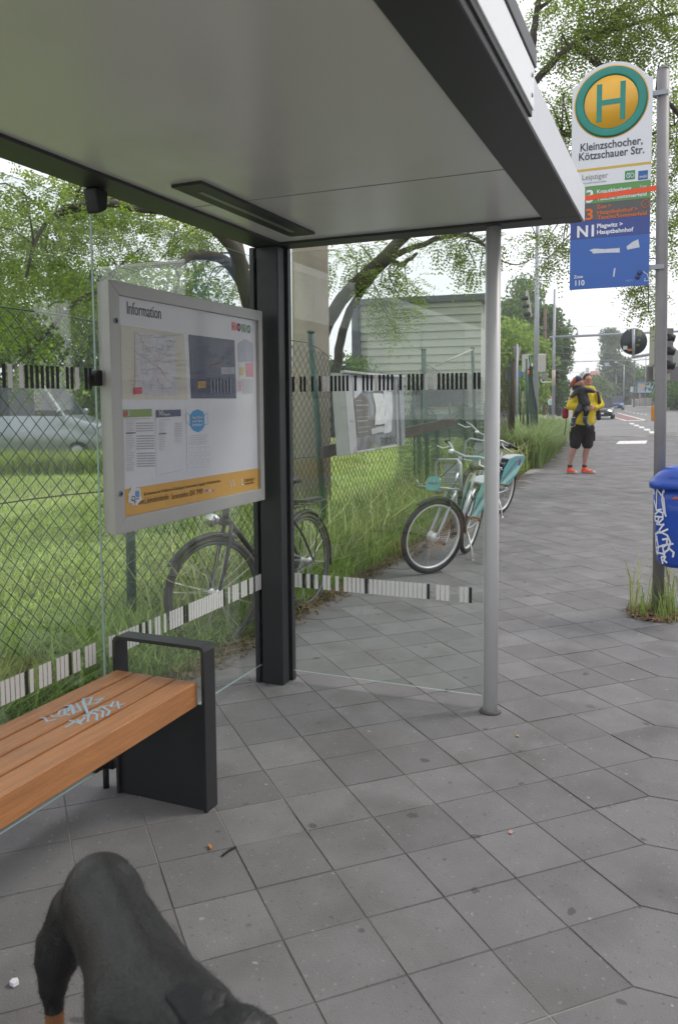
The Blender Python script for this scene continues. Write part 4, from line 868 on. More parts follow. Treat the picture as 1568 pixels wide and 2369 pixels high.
g3 = strip('green_panel', zG, zW-.001, (.10,.29,.07)); o3 = strip('dark_panel', zO, zG-.001, (.085,.08,.085)); n1 = strip('navy_panel', zN, zO-.001, (.025,.055,.27)); b1 = strip('blue_panel', zZ, zN-.001, (.022,.11,.43))
mb = MB(); mb.box((SU-.0132,yr_-.06,zW-.085), (SU-.0128,yl_,zW-.045)); 
M_tape = mat('orange_tape', (.85,.10,.03), .6, var=.05)
mb = MB(); p0, p1 = sq(636,1440,2.2), sq(1172,1362,2.2); mb.prism([p0+Vector((0,0,-.017)), p1+Vector((0,0,-.017)), p1+Vector((0,0,.017)), p0+Vector((0,0,.017))], (.0006,0,0)); mb.build('cross_out_tape', M_tape, ms)
M_hg = mat('sign_green', (.0,.235,.19), .4, coat=.3); M_hy = mat('sign_yellow', (.80,.42,.03), .4, var=.03, coat=.3)
mb = MB(); mb.cyl((SU-.0130,yc,zc), (SU-.0122,yc,zc), .240, n=64); dk = mb.build('sign_disc', M_hy, ms)
mb = MB(); mb.torus((SU-.0131,yc,zc), (1,0,0), .203, (.030,.0012), n=72, k=6); mb.build('sign_ring', M_hg, dk)
mb = MB()
for s in (-1, 1): mb.box((SU-.0142,yc+s*.076-.017,zc-.126), (SU-.0132,yc+s*.076+.017,zc+.126))
mb.box((SU-.0142,yc-.059,zc-.018), (SU-.0132,yc+.059,zc+.018)); mb.build('letter', M_hg, dk)
M_ink = mat('sign_ink', (.07,.07,.10), .5); M_wi = mat('sign_white_ink', (.78,.79,.85), .5); M_oi = mat('sign_orange_ink', (.78,.15,.02), .5)
def st(s, x0, y0, x1, size, m, par, k=1, bold=0.): 
    a = sq(x0, y0, k); L = abs(yy(x1)-yy(x0)); o = textmesh(s, size, (a.x, yy(x0), a.z), (0,-1,0), (0,0,1), m, par, bold=bold)
    ys = [v.co.y for v in o.data.vertices]; y0_ = max(ys); sc_ = L/(max(ys)-min(ys))
    for v in o.data.vertices: v.co.y = y0_-(y0_-v.co.y)*sc_
    return o
st('Kleinzschocher,', 622, 1098, 1072, .074, M_ink, ms, 1, .0012); st('Kötzschauer Str.', 612, 1165, 1085, .074, M_ink, ms, 1, .0012)
st('Leipziger', 640, 1305, 828, .052, mat('sign_grey_ink', (.25,.25,.28), .5), ms); st('Verkehrsbetriebe', 645, 1335, 820, .020, mat('sign_pale_ink', (.42,.42,.46), .5), ms)
for (x0, x1, c, s) in ((955,1027,(.06,.27,.13),'GO'),(1050,1118,(.03,.13,.38),'mobil')):
    za, zb = sq(x0,1303).z, sq(x0,1238).z; mb = MB(); mb.box((SU-.0133, yy(x1), za), (SU-.0126, yy(x0), zb)); bo = mb.build('operator_badge', mat('badge_colour', c, .5), ms); st(s, x0+8, 1290, x1-8, .045 if s == 'GO' else .03, M_wi, bo, 2)
    if s == 'GO': st('my', x0+14, 1268, x1-22, .03, M_wi, bo, 2)
st('3', 668, 1468, 722, .12, M_wi, g3, 1, .002); st('Knautkleeberg', 752, 1400, 1000, .036, M_wi, g3, 1, .0006); st('Taucha/Sommerfeld', 752, 1452, 1112, .036, M_wi, g3, 1, .0006); st('Tram', 1060, 1358, 1110, .022, M_wi, g3)
st('3', 668, 1592, 722, .105, M_oi, o3, 1, .002); st('Zoo >', 755, 1510, 860, .037, M_oi, o3, 1, .0004); st('Hauptbahnhof >', 755, 1552, 1050, .037, M_oi, o3, 1, .0004); st('Taucha/Sommerfeld', 760, 1588, 1115, .037, M_oi, o3, 1, .0004)
mb = MB(); p = sq(1092,1475,1.5); mb.torus(p, (1,0,0), .026, (.002,.0005), n=24, k=4); mb.build('tram_emblem', M_oi, o3)
st('N1', 606, 1718, 732, .108, M_wi, n1, 1, .003); st('Plagwitz >', 757, 1650, 945, .040, M_wi, n1, 1, .001); st('Hauptbahnhof', 757, 1695, 1022, .040, M_wi, n1, 1, .001)
st('Zone', 593, 2015, 660, .030, M_wi, b1, 1, .0004); st('110', 593, 2068, 662, .052, M_wi, b1, 1, .001); st('MDV', 975, 2040, 1030, .022, mat('sign_faint_ink', (.25,.35,.6), .5), b1)
M_stick = mat('torn_white_sticker', (.62,.64,.70), .8, var=.12, vs=30)
mb = MB(); mb.prism([sq(x, y, .8) for x, y in ((685,1812),(720,1800),(800,1803),(905,1795),(907,1828),(800,1830),(712,1836),(705,1822))], (.0005,0,0)); mb.build('sticker_rest', M_stick, b1)
mb = MB(); mb.prism([sq(x, y, .8) for x, y in ((955,1785),(1000,1750),(1040,1732),(1050,1790),(960,1808))], (.0005,0,0)); mb.build('sticker_rest', M_stick, b1)
mb = MB(); stroke(mb, [sq(x, y, 1) for x, y in ((870,1945),(866,1975),(862,2000))], .010, (-1,0,0)); stroke(mb, [sq(x, y, 1) for x, y in ((1075,1965),(1105,1985),(1118,2030),(1085,2035),(1090,2015))], .004, (-1,0,0)); mb.build('small_emblem', M_stick, b1)
mb = MB()
for x, y in ((1050,1975),(1035,2005)): p = sq(x, y, 1); mb.cyl(p, p+Vector((.0006,0,0)), .018, n=10)
mb.build('dark_smudge', mat('smudge', (.05,.06,.18), .7), b1)
for zz_ in (zT-.1, zZ+.12):
    mb = MB(); mb.box((6.0,.13,zz_-.015), (6.03,yr_+.02,zz_+.015)); mb.build('clamp', M_galv, ms)
# litter bin
BX, BY = 5.905, -.040
lb = thing('litter_bin', 'blue plastic litter bin with white graffiti strapped to the sign mast', 'litter bin', (BX, BY, .38))
M_blue2 = mat('bin_blue', (.010,.065,.40), .32, var=.10, vs=3, coat=.25, dirt=((.03,.07,.28), 3, .55, .7))
def superring(cx, cy, a, b, z, n=40, e=3.2):
    return [(cx+a*abs(math.cos(t))**(2/e)*(1 if math.cos(t) >= 0 else -1), cy+b*abs(math.sin(t))**(2/e)*(1 if math.sin(t) >= 0 else -1), z) for t in [2*math.pi*i/n for i in range(n)]]
def loft(mb, rings, mi=0, caps=(True, True)):
    n = len(rings[0]); vs = [p for r in rings for p in r]; fs = []
    for i in range(len(rings)-1):
        for j in range(n): fs.append((i*n+j, i*n+(j+1)%n, (i+1)*n+(j+1)%n, (i+1)*n+j))
    if caps[0]: fs.append(tuple(range(n))[::-1])
    if caps[1]: fs.append(tuple((len(rings)-1)*n+j for j in range(n)))
    mb.add(vs, fs, mi, True)
zt = .93
mb = MB(); loft(mb, [superring(BX,BY,a,b,z) for a, b, z in ((.04,.06,.372),(.085,.12,.375),(.115,.155,.388),(.128,.172,.42),(.134,.182,.50),(.142,.196,.75),(.148,.205,zt))]); mb.build('bin_body', M_blue2, lb)
mb = MB(); loft(mb, [superring(BX,BY,a,b,z) for a, b, z in ((.150,.208,zt-.02),(.172,.228,zt-.022),(.175,.232,zt+.0),(.172,.230,zt+.022),(.160,.214,zt+.030),(.156,.200,zt+.055),(.145,.165,zt+.088),(.120,.125,zt+.112),(.080,.09,zt+.125),(.03,.04,zt+.129))]); mb.build('bin_lid', M_blue2, lb)
def bs(x, y):                                         # survey point of the graffiti -> bin front
    X, Y = (1660+x*.23638)/1.18878, (1200+y*.23638)/1.18878; ux = .14
    for _ in range(8):
        p = onu(X, Y, BX-ux); f_ = max(0, min(1, (p.z-.42)/.5)); b = .172+.033*f_; a = .128+.02*f_
        t = max(-.97, min(.97, (p.y-BY)/b)); ux = a*(1-abs(t)**3.2)**(1/3.2)
    return Vector((BX-ux-.004, BY+t*b*1.01, p.z))
gm = MB()
def bstroke(pts, wd):
    ps = [bs(*p) for p in pts]; fine = []
    for a, b in zip(pts, pts[1:]):
        for i in range(4): fine.append((a[0]+(b[0]-a[0])*i/4, a[1]+(b[1]-a[1])*i/4))
    fine.append(pts[-1]); ps = [bs(*p) for p in fine]
    for a, b in zip(ps, ps[1:]):
        if (b-a).length < 1e-5: continue
        yc_ = ((a+b)/2).y-BY; nrm = Vector((-1, max(-.9, min(1.5, (yc_/.2)**3*2.5)), 0)); stroke(gm, [a, b], wd, nrm)
for s in (((572,665),(560,600),(700,600),(700,650)),((625,575),(625,620),(700,720)),((620,620),(615,860)),((690,640),(680,740),(700,870),(725,925)),((590,750),(615,860),(670,850)),((700,730),(715,890)),
          ((600,905),(640,870),(690,890),(690,960),(650,1000),(605,980),(597,930),(690,940)),((645,950),(620,1020),(700,1030)),((700,1020),(650,1090)),((745,1080),(660,1120),(628,1110)),
          ((570,1200),(590,1140),(660,1110),(740,1150),(775,1230),(750,1320),(690,1365),(620,1350),(572,1280),(570,1200)),((525,1240),(620,1195),(600,1260)),((525,1240),(540,1330)),((620,1160),(640,1290),(630,1370)),((690,1200),(740,1190),(735,1260),(690,1290),(700,1340)),((600,1300),(700,1265),(805,1250)),((760,1300),(815,1350),(805,1400)),
          ((675,1410),(690,1475)),((680,1400),(720,1400),(700,1440),(735,1465)),((710,1360),(705,1400))): bstroke(s, .0125)
gm.build('graffiti', mat('white_spray', (.74,.76,.82), .7), lb)
mb = MB(); p = bs(825,720); mb.prism([p+Vector((-.001,.022,-.008)), p+Vector((-.001,-.03,-.006)), p+Vector((-.001,-.03,.004)), p+Vector((-.001,-.005,.012))], (-.0008,0,0)); mb.build('sticker', mat('orange_sticker', (.55,.15,.09), .7), lb)
mb = MB(); mb.torus((6.05,.115,.62), (0,0,1), .044, .005, n=24, k=6); mb.torus((6.05,.12,.86), (0,0,1), .044, .005, n=24, k=6); mb.box((6.0,.02,.60), (6.03,.12,.88)); mb.build('bracket', M_galv, lb)

# ------------------------------------------------------------------ bicycles (x forward, y left, z up; built once, then copied)
M_tyre = mat('tyre', (.028,.027,.027), .85, var=.3, vs=30); M_rim = mat('rim_alloy', (.75,.75,.76), .4, .3); M_spoke = mat('spoke_steel', (.6,.6,.6), .35, .7)
M_alu = mat('silver_tube', (.40,.43,.47), .35, .5); M_teal = mat('teal_plate', (.10,.37,.38), .4, var=.04, coat=.3); M_seat = mat('saddle_vinyl', (.02,.02,.022), .5)
M_grey_rim = mat('dull_rim', (.11,.11,.11), .5, .4); M_blk = mat('worn_black_paint', (.028,.028,.03), .5, .1, var=.3, vs=30, dirt=((.08,.07,.06), 12, .55, .75)); M_chrome = mat('chrome', (.6,.6,.62), .15, .95)
M_tyre_old = mat('dusty_tyre', (.06,.058,.055), .9, var=.3, vs=12, dirt=((.12,.11,.10), 5, .5, .7))
def wheel(parent, c, R, rt, mr_, mt, hub=.018, nsp=28, rot=0.0, wd=.045, name='wheel', lat=0, hubw=.045):
    """wheel as a part with tyre, rim and spokes below it; rot turns it about the vertical"""
    c = Vector(c); ax = Vector((-math.sin(rot), math.cos(rot), 0))
    mb = MB(); mb.tube([c-ax*hubw, c-ax*.02, c+ax*.02, c+ax*hubw], [hub*.8, hub, hub, hub*.8], 16); mb.cyl(c-ax*.032, c-ax*.029, hub*1.5, n=18); mb.cyl(c+ax*.029, c+ax*.032, hub*1.5, n=18); w_ = mb.build(name, M_rim, parent, world=False)
    mb = MB(); mb.torus(c, ax, R-rt, rt, n=56, k=10); mb.build('tyre', mt, w_, world=False)
    mb = MB(); mb.torus(c, ax, R-2*rt-.006, (.011,.013), n=56, k=8); mb.build('rim', mr_, w_, world=False)
    mb = MB(); x = Vector((math.cos(rot), math.sin(rot), 0)); z = Vector((0,0,1))
    for k in range(nsp):
        t = 2*math.pi*k/nsp; t2 = t+(.55 if k % 4 < 2 else -.55); s = 1 if k % 2 else -1
        mb.tube([c+ax*s*.03+(x*math.cos(t)+z*math.sin(t))*hub*1.4, c+(x*math.cos(t2*.35+t*.65)+z*math.sin(t2*.35+t*.65))*(R-2*rt-.01)], .0017, 3, cap=False)
    mb.build('spokes', M_spoke, w_, world=False); return w_
def fender(parent, c, R, a0, a1, m, rot=0., wd=.028):
    ax = Vector((-math.sin(rot), math.cos(rot), 0)); c = Vector(c); x = Vector((math.cos(rot), math.sin(rot), 0)); z = Vector((0,0,1)); mb = MB(); n = 24; vs = []; fs = []
    for i in range(n+1):
        t = R_(a0+(a1-a0)*i/n); d = x*math.cos(t)+z*math.sin(t)
        for (o, s) in ((-1,-.012),(-.6,.004),(0,.009),(.6,.004),(1,-.012)): vs.append(c+d*(R+s)+ax*o*wd)
    for i in range(n):
        for j in range(4): fs.append((i*5+j, i*5+j+1, i*5+j+6, i*5+j+5))
    mb.add(vs, fs, 0, True); o = mb.build('mudguard', m, parent, world=False); so_ = o.modifiers.new('s', 'SOLIDIFY'); so_.thickness = .0025; return o
def rental(label, loc, yaw, lean, steer, group):
    T = thing('rental_bicycle', label, 'bicycle', loc, (lean, 0, yaw), group); R = .335; st = R_(steer)
    # steering frame turns about the head tube through H
    H = Vector((.86, 0, .80)); axis = Vector((-.34, 0, .94)).normalized(); Q = Matrix.Rotation(st, 4, axis)
    def S(p): p = Vector(p); return H+(Q @ (p-H))
    FW = Vector((1.10, 0, R)); fw = S(FW); fd = (Q.to_3x3() @ Vector((1,0,0))); sd = (Q.to_3x3() @ Vector((0,1,0))); rr = math.atan2(fd.y, fd.x)
    wheel(T, fw, R, .023, M_rim, M_tyre, hub=.030, rot=rr); wheel(T, (0,0,R), R, .023, M_rim, M_tyre, hub=.034)
    fender(T, fw, R+.018, 50, 175, M_blk, rr); fender(T, (0,0,R), R+.018, 20, 165, M_alu)
    mb = MB(); BBk = Vector((.42,0,.29)); ST = Vector((.25,0,.66))
    mb.tube([BBk, ST], .019, 12); mb.tube([H+Vector((0,0,-.05)), (.70,0,.52), (.55,0,.38), BBk], [.026,.030,.030,.026], 14); mb.tube([H-axis*.09, H+axis*.09], .024, 14)
    for s in (-1, 1): mb.tube([BBk+Vector((0,s*.03,0)), (.2,s*.055,.31), (0,s*.06,R)], .011, 8); mb.tube([ST+Vector((0,s*.02,-.04)), (.1,s*.055,.52), (0,s*.06,R)], .009, 8)
    mb.build('frame', M_alu, T, world=False)
    mb = MB()
    for s in (-1, 1): mb.tube([S((.885,s*.045,.72)), S((.93,s*.055,.66)), S((1.02,s*.058,.48)), S((1.085,s*.058,.37)), S((1.10,s*.058,R))], [.014,.017,.014,.011,.010], 10)
    mb.tube([S((.885,-.05,.72)), S((.885,.05,.72))], .018, 10); mb.build('fork', M_alu, T, world=False)
    mb = MB(); mb.tube([S((.86,0,.86)), S((.80,0,1.00)), S((.79,0,1.05))], .016, 10); mb.build('stem', M_alu, T, world=False)
    def S0(p): return S((p[0], p[1], p[2]-p[1]*.30))
    mb = MB()
    mb.tube([S0((.68,.30,1.07)), S0((.74,.20,1.08)), S0((.80,.08,1.05)), S0((.80,-.08,1.05)), S0((.74,-.20,1.08)), S0((.68,-.30,1.07))], .012, 10); hb = mb.build('handlebar', M_alu, T, world=False)
    for s in (-1, 1):
        mb = MB(); mb.tube([S0((.69,s*.28,1.07)), S0((.64,s*.38,1.062))], [.018,.019], 12); mb.build('grip', M_seat, hb, world=False)
        mb = MB(); mb.tube([S0((.74,s*.20,1.06)), S0((.79,s*.25,1.03)), S0((.76,s*.36,1.02))], .006, 6); mb.build('brake_lever', M_rim, hb, world=False)
    mb = MB(); mb.ell(S((.81,-.10,1.075)), (.028,.028,.022), 12, 8); mb.build('bell', M_rim, hb, world=False)
    # front carrier of bent tubes with its plate
    mb = MB(); ca = [S(p) for p in ((.90,.15,.74),(.93,.17,.80),(.93,.17,.96),(.93,.13,1.0),(.93,-.13,1.0),(.93,-.17,.96),(.93,-.17,.80),(.90,-.15,.74))]
    mb.tube(ca, .013, 8); mb.tube([S((.90,.15,.74)), S((1.12,.16,.76)), S((1.16,.12,.77)), S((1.16,-.12,.77)), S((1.12,-.16,.76)), S((.90,-.15,.74))], .010, 8)
    for y in (-.12,-.08,-.04,0,.04,.08,.12): mb.tube([S((.90,y,.74)), S((1.17,y,.77))], .006, 6)
    for z in (.79,.84,.89): mb.tube([S((.93,-.17,z)), S((.93,.17,z))], .004, 5)
    for s in (-1, 1): mb.tube([S((1.16,s*.12,.77)), S((1.18,s*.12,.83))], .006, 6)
    cr_ = mb.build('front_carrier', M_alu, T, world=False)
    mb = MB(); mb.obox(S((.915,0,.88)), fd*.006, sd*.075, Q.to_3x3() @ Vector((0,0,.085))); mb.build('carrier_box', M_galv, cr_, world=False, bevel=.01)
    mb = MB()
    for s in (-1, 1): mb.tube([S((.93,s*.12,.98)), S((1.02,s*.03,.86)), S((1.14,-s*.09,.775))], .0045, 5)
    mb.tube([S((.80,.05,1.04)), S((.86,.12,.98)), S((.90,.10,.84)), S((.90,.02,.74))], .004, 5); mb.build('strap', M_seat, cr_, world=False)
    pc = S((1.165,.09,.80)); mb = MB(); ring = []
    for i in range(28):
        t = 2*math.pi*i/28; a = .098*abs(math.cos(t))**(2/3)*(1 if math.cos(t) > 0 else -1); b = .062*abs(math.sin(t))**(2/3)*(1 if math.sin(t) > 0 else -1); ring.append(pc+sd*a+Vector((0,0,b)))
    mb.prism(ring, fd*.005); pt = mb.build('name_plate', M_teal, T, world=False); textmesh('Durstexpress', .028, pc+fd*.0062+sd*.086+Vector((0,0,-.005)), -sd if False else sd*-1, (0,0,1), Mt, pt, sx=1.0, bold=.0006, world=False)
    # saddle, post, skirt plates
    mb = MB(); mb.tube([(.25,0,.66),(.19,0,.88)], .014, 10); mb.build('seat_post', M_rim, T, world=False)
    mb = MB(); loft(mb, [[(x, y*w2, z+(h_ if True else 0)) for (y, h_) in ((-1,-.03),(-.9,0),(-.4,.022),(0,.016),(.4,.022),(.9,0),(1,-.03))] for x, w2, z in ((.05,.06,.90),(.07,.09,.915),(.14,.085,.905),(.22,.045,.90),(.32,.026,.905),(.35,.015,.895))]); mb.build('saddle', M_seat, T, world=False)
    for s in (-1, 1):
        y = s*.062; poly = [(-.36,.64),(-.40,.66),(-.42,.70),(-.41,.735),(-.10,.745),(.10,.72),(.22,.62),(.30,.42),(.28,.36),(.12,.36),(-.05,.42),(-.22,.52)]
        mb = MB(); mb.prism([(x, y-.002, z) for x, z in poly], (0,.004,0)); sk = mb.build('skirt_guard', M_teal, T, world=False)
        d1 = Vector((-.52,0,.30)).normalized()*(1 if s < 0 else 1)
        up = Vector((.30,0,.52)).normalized()
        if s < 0: rt = -d1; org = Vector((-.33,y-.0030,.60))
        else: rt = d1; org = Vector((.24,y+.0030,.44)) 
        if s < 0: textmesh('Durstexpress', .085, org+up*.02, (.86,0,-.5), (.5,0,.86), Mt, sk, world=False, bold=.001)
        else: textmesh('Durstexpress', .085, org, (-.86,0,.5), (.5,0,.86), Mt, sk, world=False, bold=.001)
        mb = MB(); mb.prism([(x, y+s*.0026, z) for x, z in ((-.30,.69),(-.25,.72),(-.20,.69),(-.21,.63),(-.28,.62))], (0,s*.0006,0)); mb.build('crown_emblem', mat('plum_print', (.22,.06,.20), .5), sk, world=False)
        mb = MB(); mb.prism([(x, y+s*.0026, z) for x, z in ((.27,.372),(.30,.42),(-.20,.62),(-.33,.655),(-.34,.63),(-.2,.53))], (0,s*.0002,0)); mb.build('pale_stripe', mat('pale_teal', (.32,.55,.56), .5), sk, world=False)
    mb = MB(); mb.prism([(x,-.062,z) for x, z in ((-.41,.735),(-.10,.745),(.10,.72),(.1,.735),(-.1,.76),(-.41,.75))], (0,.124,0)); mb.build('carrier_top', M_alu, T, world=False)
    # cranks, chain case, lamp, stand
    mb = MB(); mb.tube([BBk+Vector((0,-.06,0)), BBk+Vector((0,.06,0))], .02, 12); mb.tube([BBk+Vector((0,-.07,0)), BBk+Vector((.10,-.075,-.13))], .009, 8); mb.tube([BBk+Vector((0,.07,0)), BBk+Vector((-.10,.075,.13))], .009, 8); ck = mb.build('crank', M_rim, T, world=False)
    for s in (-1, 1):
        mb = MB(); c = BBk+Vector((-.10*s, s*.12, .13*s)); mb.obox(c, (.045,0,0), (0,.045,0), (0,0,.011)); pe = mb.build('pedal', M_seat, ck, world=False, bevel=.003)
        mb = MB(); mb.obox(c+Vector((.047,0,0)), (.002,0,0), (0,.035,0), (0,0,.007)); mb.build('reflector', mat('amber', (.7,.25,.03), .4), pe, world=False)
    mb = MB(); mb.prism([(x,-.055,z) for x, z in ((.52,.29),(.50,.36),(.42,.385),(0,.375),(-.05,.335),(0,.295),(.42,.20),(.50,.22))], (0,.012,0)); mb.build('chain_case', M_blk, T, world=False, bevel=.003)
    mb = MB(); mb.tube([(.30,.05,.28),(.32,.13,.12),(.33,.16,.02)], .009, 8); mb.tube([(.33,.16,.03),(.34,.17,.0)], .014, 8); mb.build('kickstand', M_rim, T, world=False)
    mb = MB(); mb.cyl(S((1.0,.0,.735)), S((1.06,0,.73)), .03, .032, 16); mb.build('headlamp', M_alu, T, world=False)
    return T
rb1 = rental('silver and teal rental bicycle nearest the glass with its front wheel turned', (7.83,1.93,.0), R_(178), R_(-10), -36, 'rental bicycles parked on the pavement')
rb2 = rental('second silver and teal rental bicycle partly behind the grey shelter post', (10.47,2.12,gz(10.3)), R_(168), R_(-7), 10, 'rental bicycles parked on the pavement')

# old black bicycle behind the shelter glass (front towards the camera)
ob = thing('black_bicycle', 'old black city bicycle standing in the grass behind the shelter glass', 'bicycle', (5.30,2.47,0), (R_(3),0,R_(176.5)))
R = .35; FX = 1.13
OBS = R_(-21)
def SB(x, y, z): a = FX-.10*(1-(z-R)/.6)-.04; dx, dy = x-(FX-.06), y; return (FX-.06+dx*math.cos(OBS)-dy*math.sin(OBS), dx*math.sin(OBS)+dy*math.cos(OBS), z)
FWC = SB(FX,0,R)
wheel(ob, FWC, R, .019, M_grey_rim, M_tyre_old, nsp=32, rot=OBS); wheel(ob, (0,0,R), R, .019, M_grey_rim, M_tyre_old, nsp=32)
fender(ob, FWC, R+.016, 35, 120, M_blk, OBS); fender(ob, (0,0,R), R+.018, 30, 195, M_blk)
mb = MB()
for s in (-1, 1): mb.tube([SB(FX-.13,s*.035,.76), SB(FX-.10,s*.05,.66), SB(FX-.045,s*.052,.48), SB(FX-.01,s*.052,R+.05), SB(FX,s*.052,R)], [.014,.013,.011,.009,.008], 10)
mb.tube([(FX-.13,-.04,.765),(FX-.13,.04,.765)], .016, 10); mb.build('fork', M_blk, ob, world=False)
mb = MB(); mb.tube([(FX-.125,0,.75),(FX-.18,0,.96)], .021, 12); mb.cyl((FX-.128,0,.765), (FX-.131,0,.785), .026, n=14); mb.tube([(FX-.17,0,.93),(.30,0,.82)], .016, 10); mb.tube([(FX-.14,0,.80),(.46,0,.30)], .018, 10); mb.tube([(.46,0,.30),(.30,0,.86)], .016, 10)
for s in (-1, 1): mb.tube([(.46,s*.03,.30),(.2,s*.05,.33),(0,s*.06,R)], .009, 8); mb.tube([(.31,s*.02,.80),(.12,s*.055,.55),(0,s*.06,R)], .008, 8)
mb.build('frame', M_blk, ob, world=False)
mb = MB(); mb.tube([(FX-.18,0,.96),(FX-.20,0,1.02)], .012, 8); mb.tube([(FX-.36,.27,1.04),(FX-.25,.24,1.05),(FX-.20,.1,1.03),(FX-.20,-.1,1.03),(FX-.25,-.24,1.05),(FX-.36,-.27,1.04)], .011, 8); hb = mb.build('handlebar', M_chrome, ob, world=False)
for s in (-1, 1): mb = MB(); mb.tube([(FX-.36,s*.27,1.04),(FX-.48,s*.275,1.03)], .015, 10); mb.build('grip', M_seat, hb, world=False)
mb = MB(); mb.tube([(.30,0,.84),(.27,0,.95)], .013, 8); mb.build('seat_post', M_chrome, ob, world=False)
mb = MB(); loft(mb, [[(x, y*w2, z+h_) for (y, h_) in ((-1,-.03),(-.9,0),(-.4,.02),(0,.016),(.4,.02),(.9,0),(1,-.03))] for x, w2, z in ((.13,.06,.96),(.16,.09,.975),(.24,.08,.965),(.32,.04,.96),(.42,.02,.96))]); mb.build('saddle', M_seat, ob, world=False)
mb = MB()
for s in (-1, 1): mb.tube([(.26,s*.05,.76),(-.05,s*.065,.77),(-.25,s*.065,.77)], .006, 6); mb.tube([(-.15,s*.065,.77),(0,s*.065,R)], .005, 6)
for x in (-.24,-.1,.05): mb.tube([(x,-.065,.77),(x,.065,.77)], .005, 6)
mb.tube([(-.25,-.065,.77),(-.27,0,.78),(-.25,.065,.77)], .006, 6); cr_ = mb.build('rear_rack', M_blk, ob, world=False)
mb = MB(); mb.box((-.20,-.055,.778), (.04,.055,.80)); mb.build('rack_clip', M_blk, cr_, world=False, bevel=.004)
mb = MB(); mb.tube([(.46,-.07,.30),(.46,.07,.30)], .018, 10); mb.cyl((.46,-.055,.30), (.46,-.05,.30), .085, n=24); mb.tube([(.46,-.07,.30),(.38,-.075,.44)], .008, 8); mb.tube([(.46,.07,.30),(.54,.075,.16)], .008, 8); mb.build('crank', M_rim, ob, world=False)
for s, p in ((-1,(.38,-.11,.44)),(1,(.54,.11,.16))): mb = MB(); mb.obox(p, (.045,0,0), (0,.04,0), (0,0,.011)); mb.build('pedal', M_seat, ob, world=False, bevel=.003)
mb = MB(); mb.prism([(x,-.062,z) for x, z in ((.50,.34),(.0,.40),(-.04,.35),(0,.31),(.46,.21),(.54,.28))], (0,.010,0)); mb.build('chain_case', M_blk, ob, world=False)
mb = MB(); mb.cyl((FX-.06,0,.80), (FX+.02,0,.80), .028, .040, 18); mb.build('headlamp', M_chrome, ob, world=False)

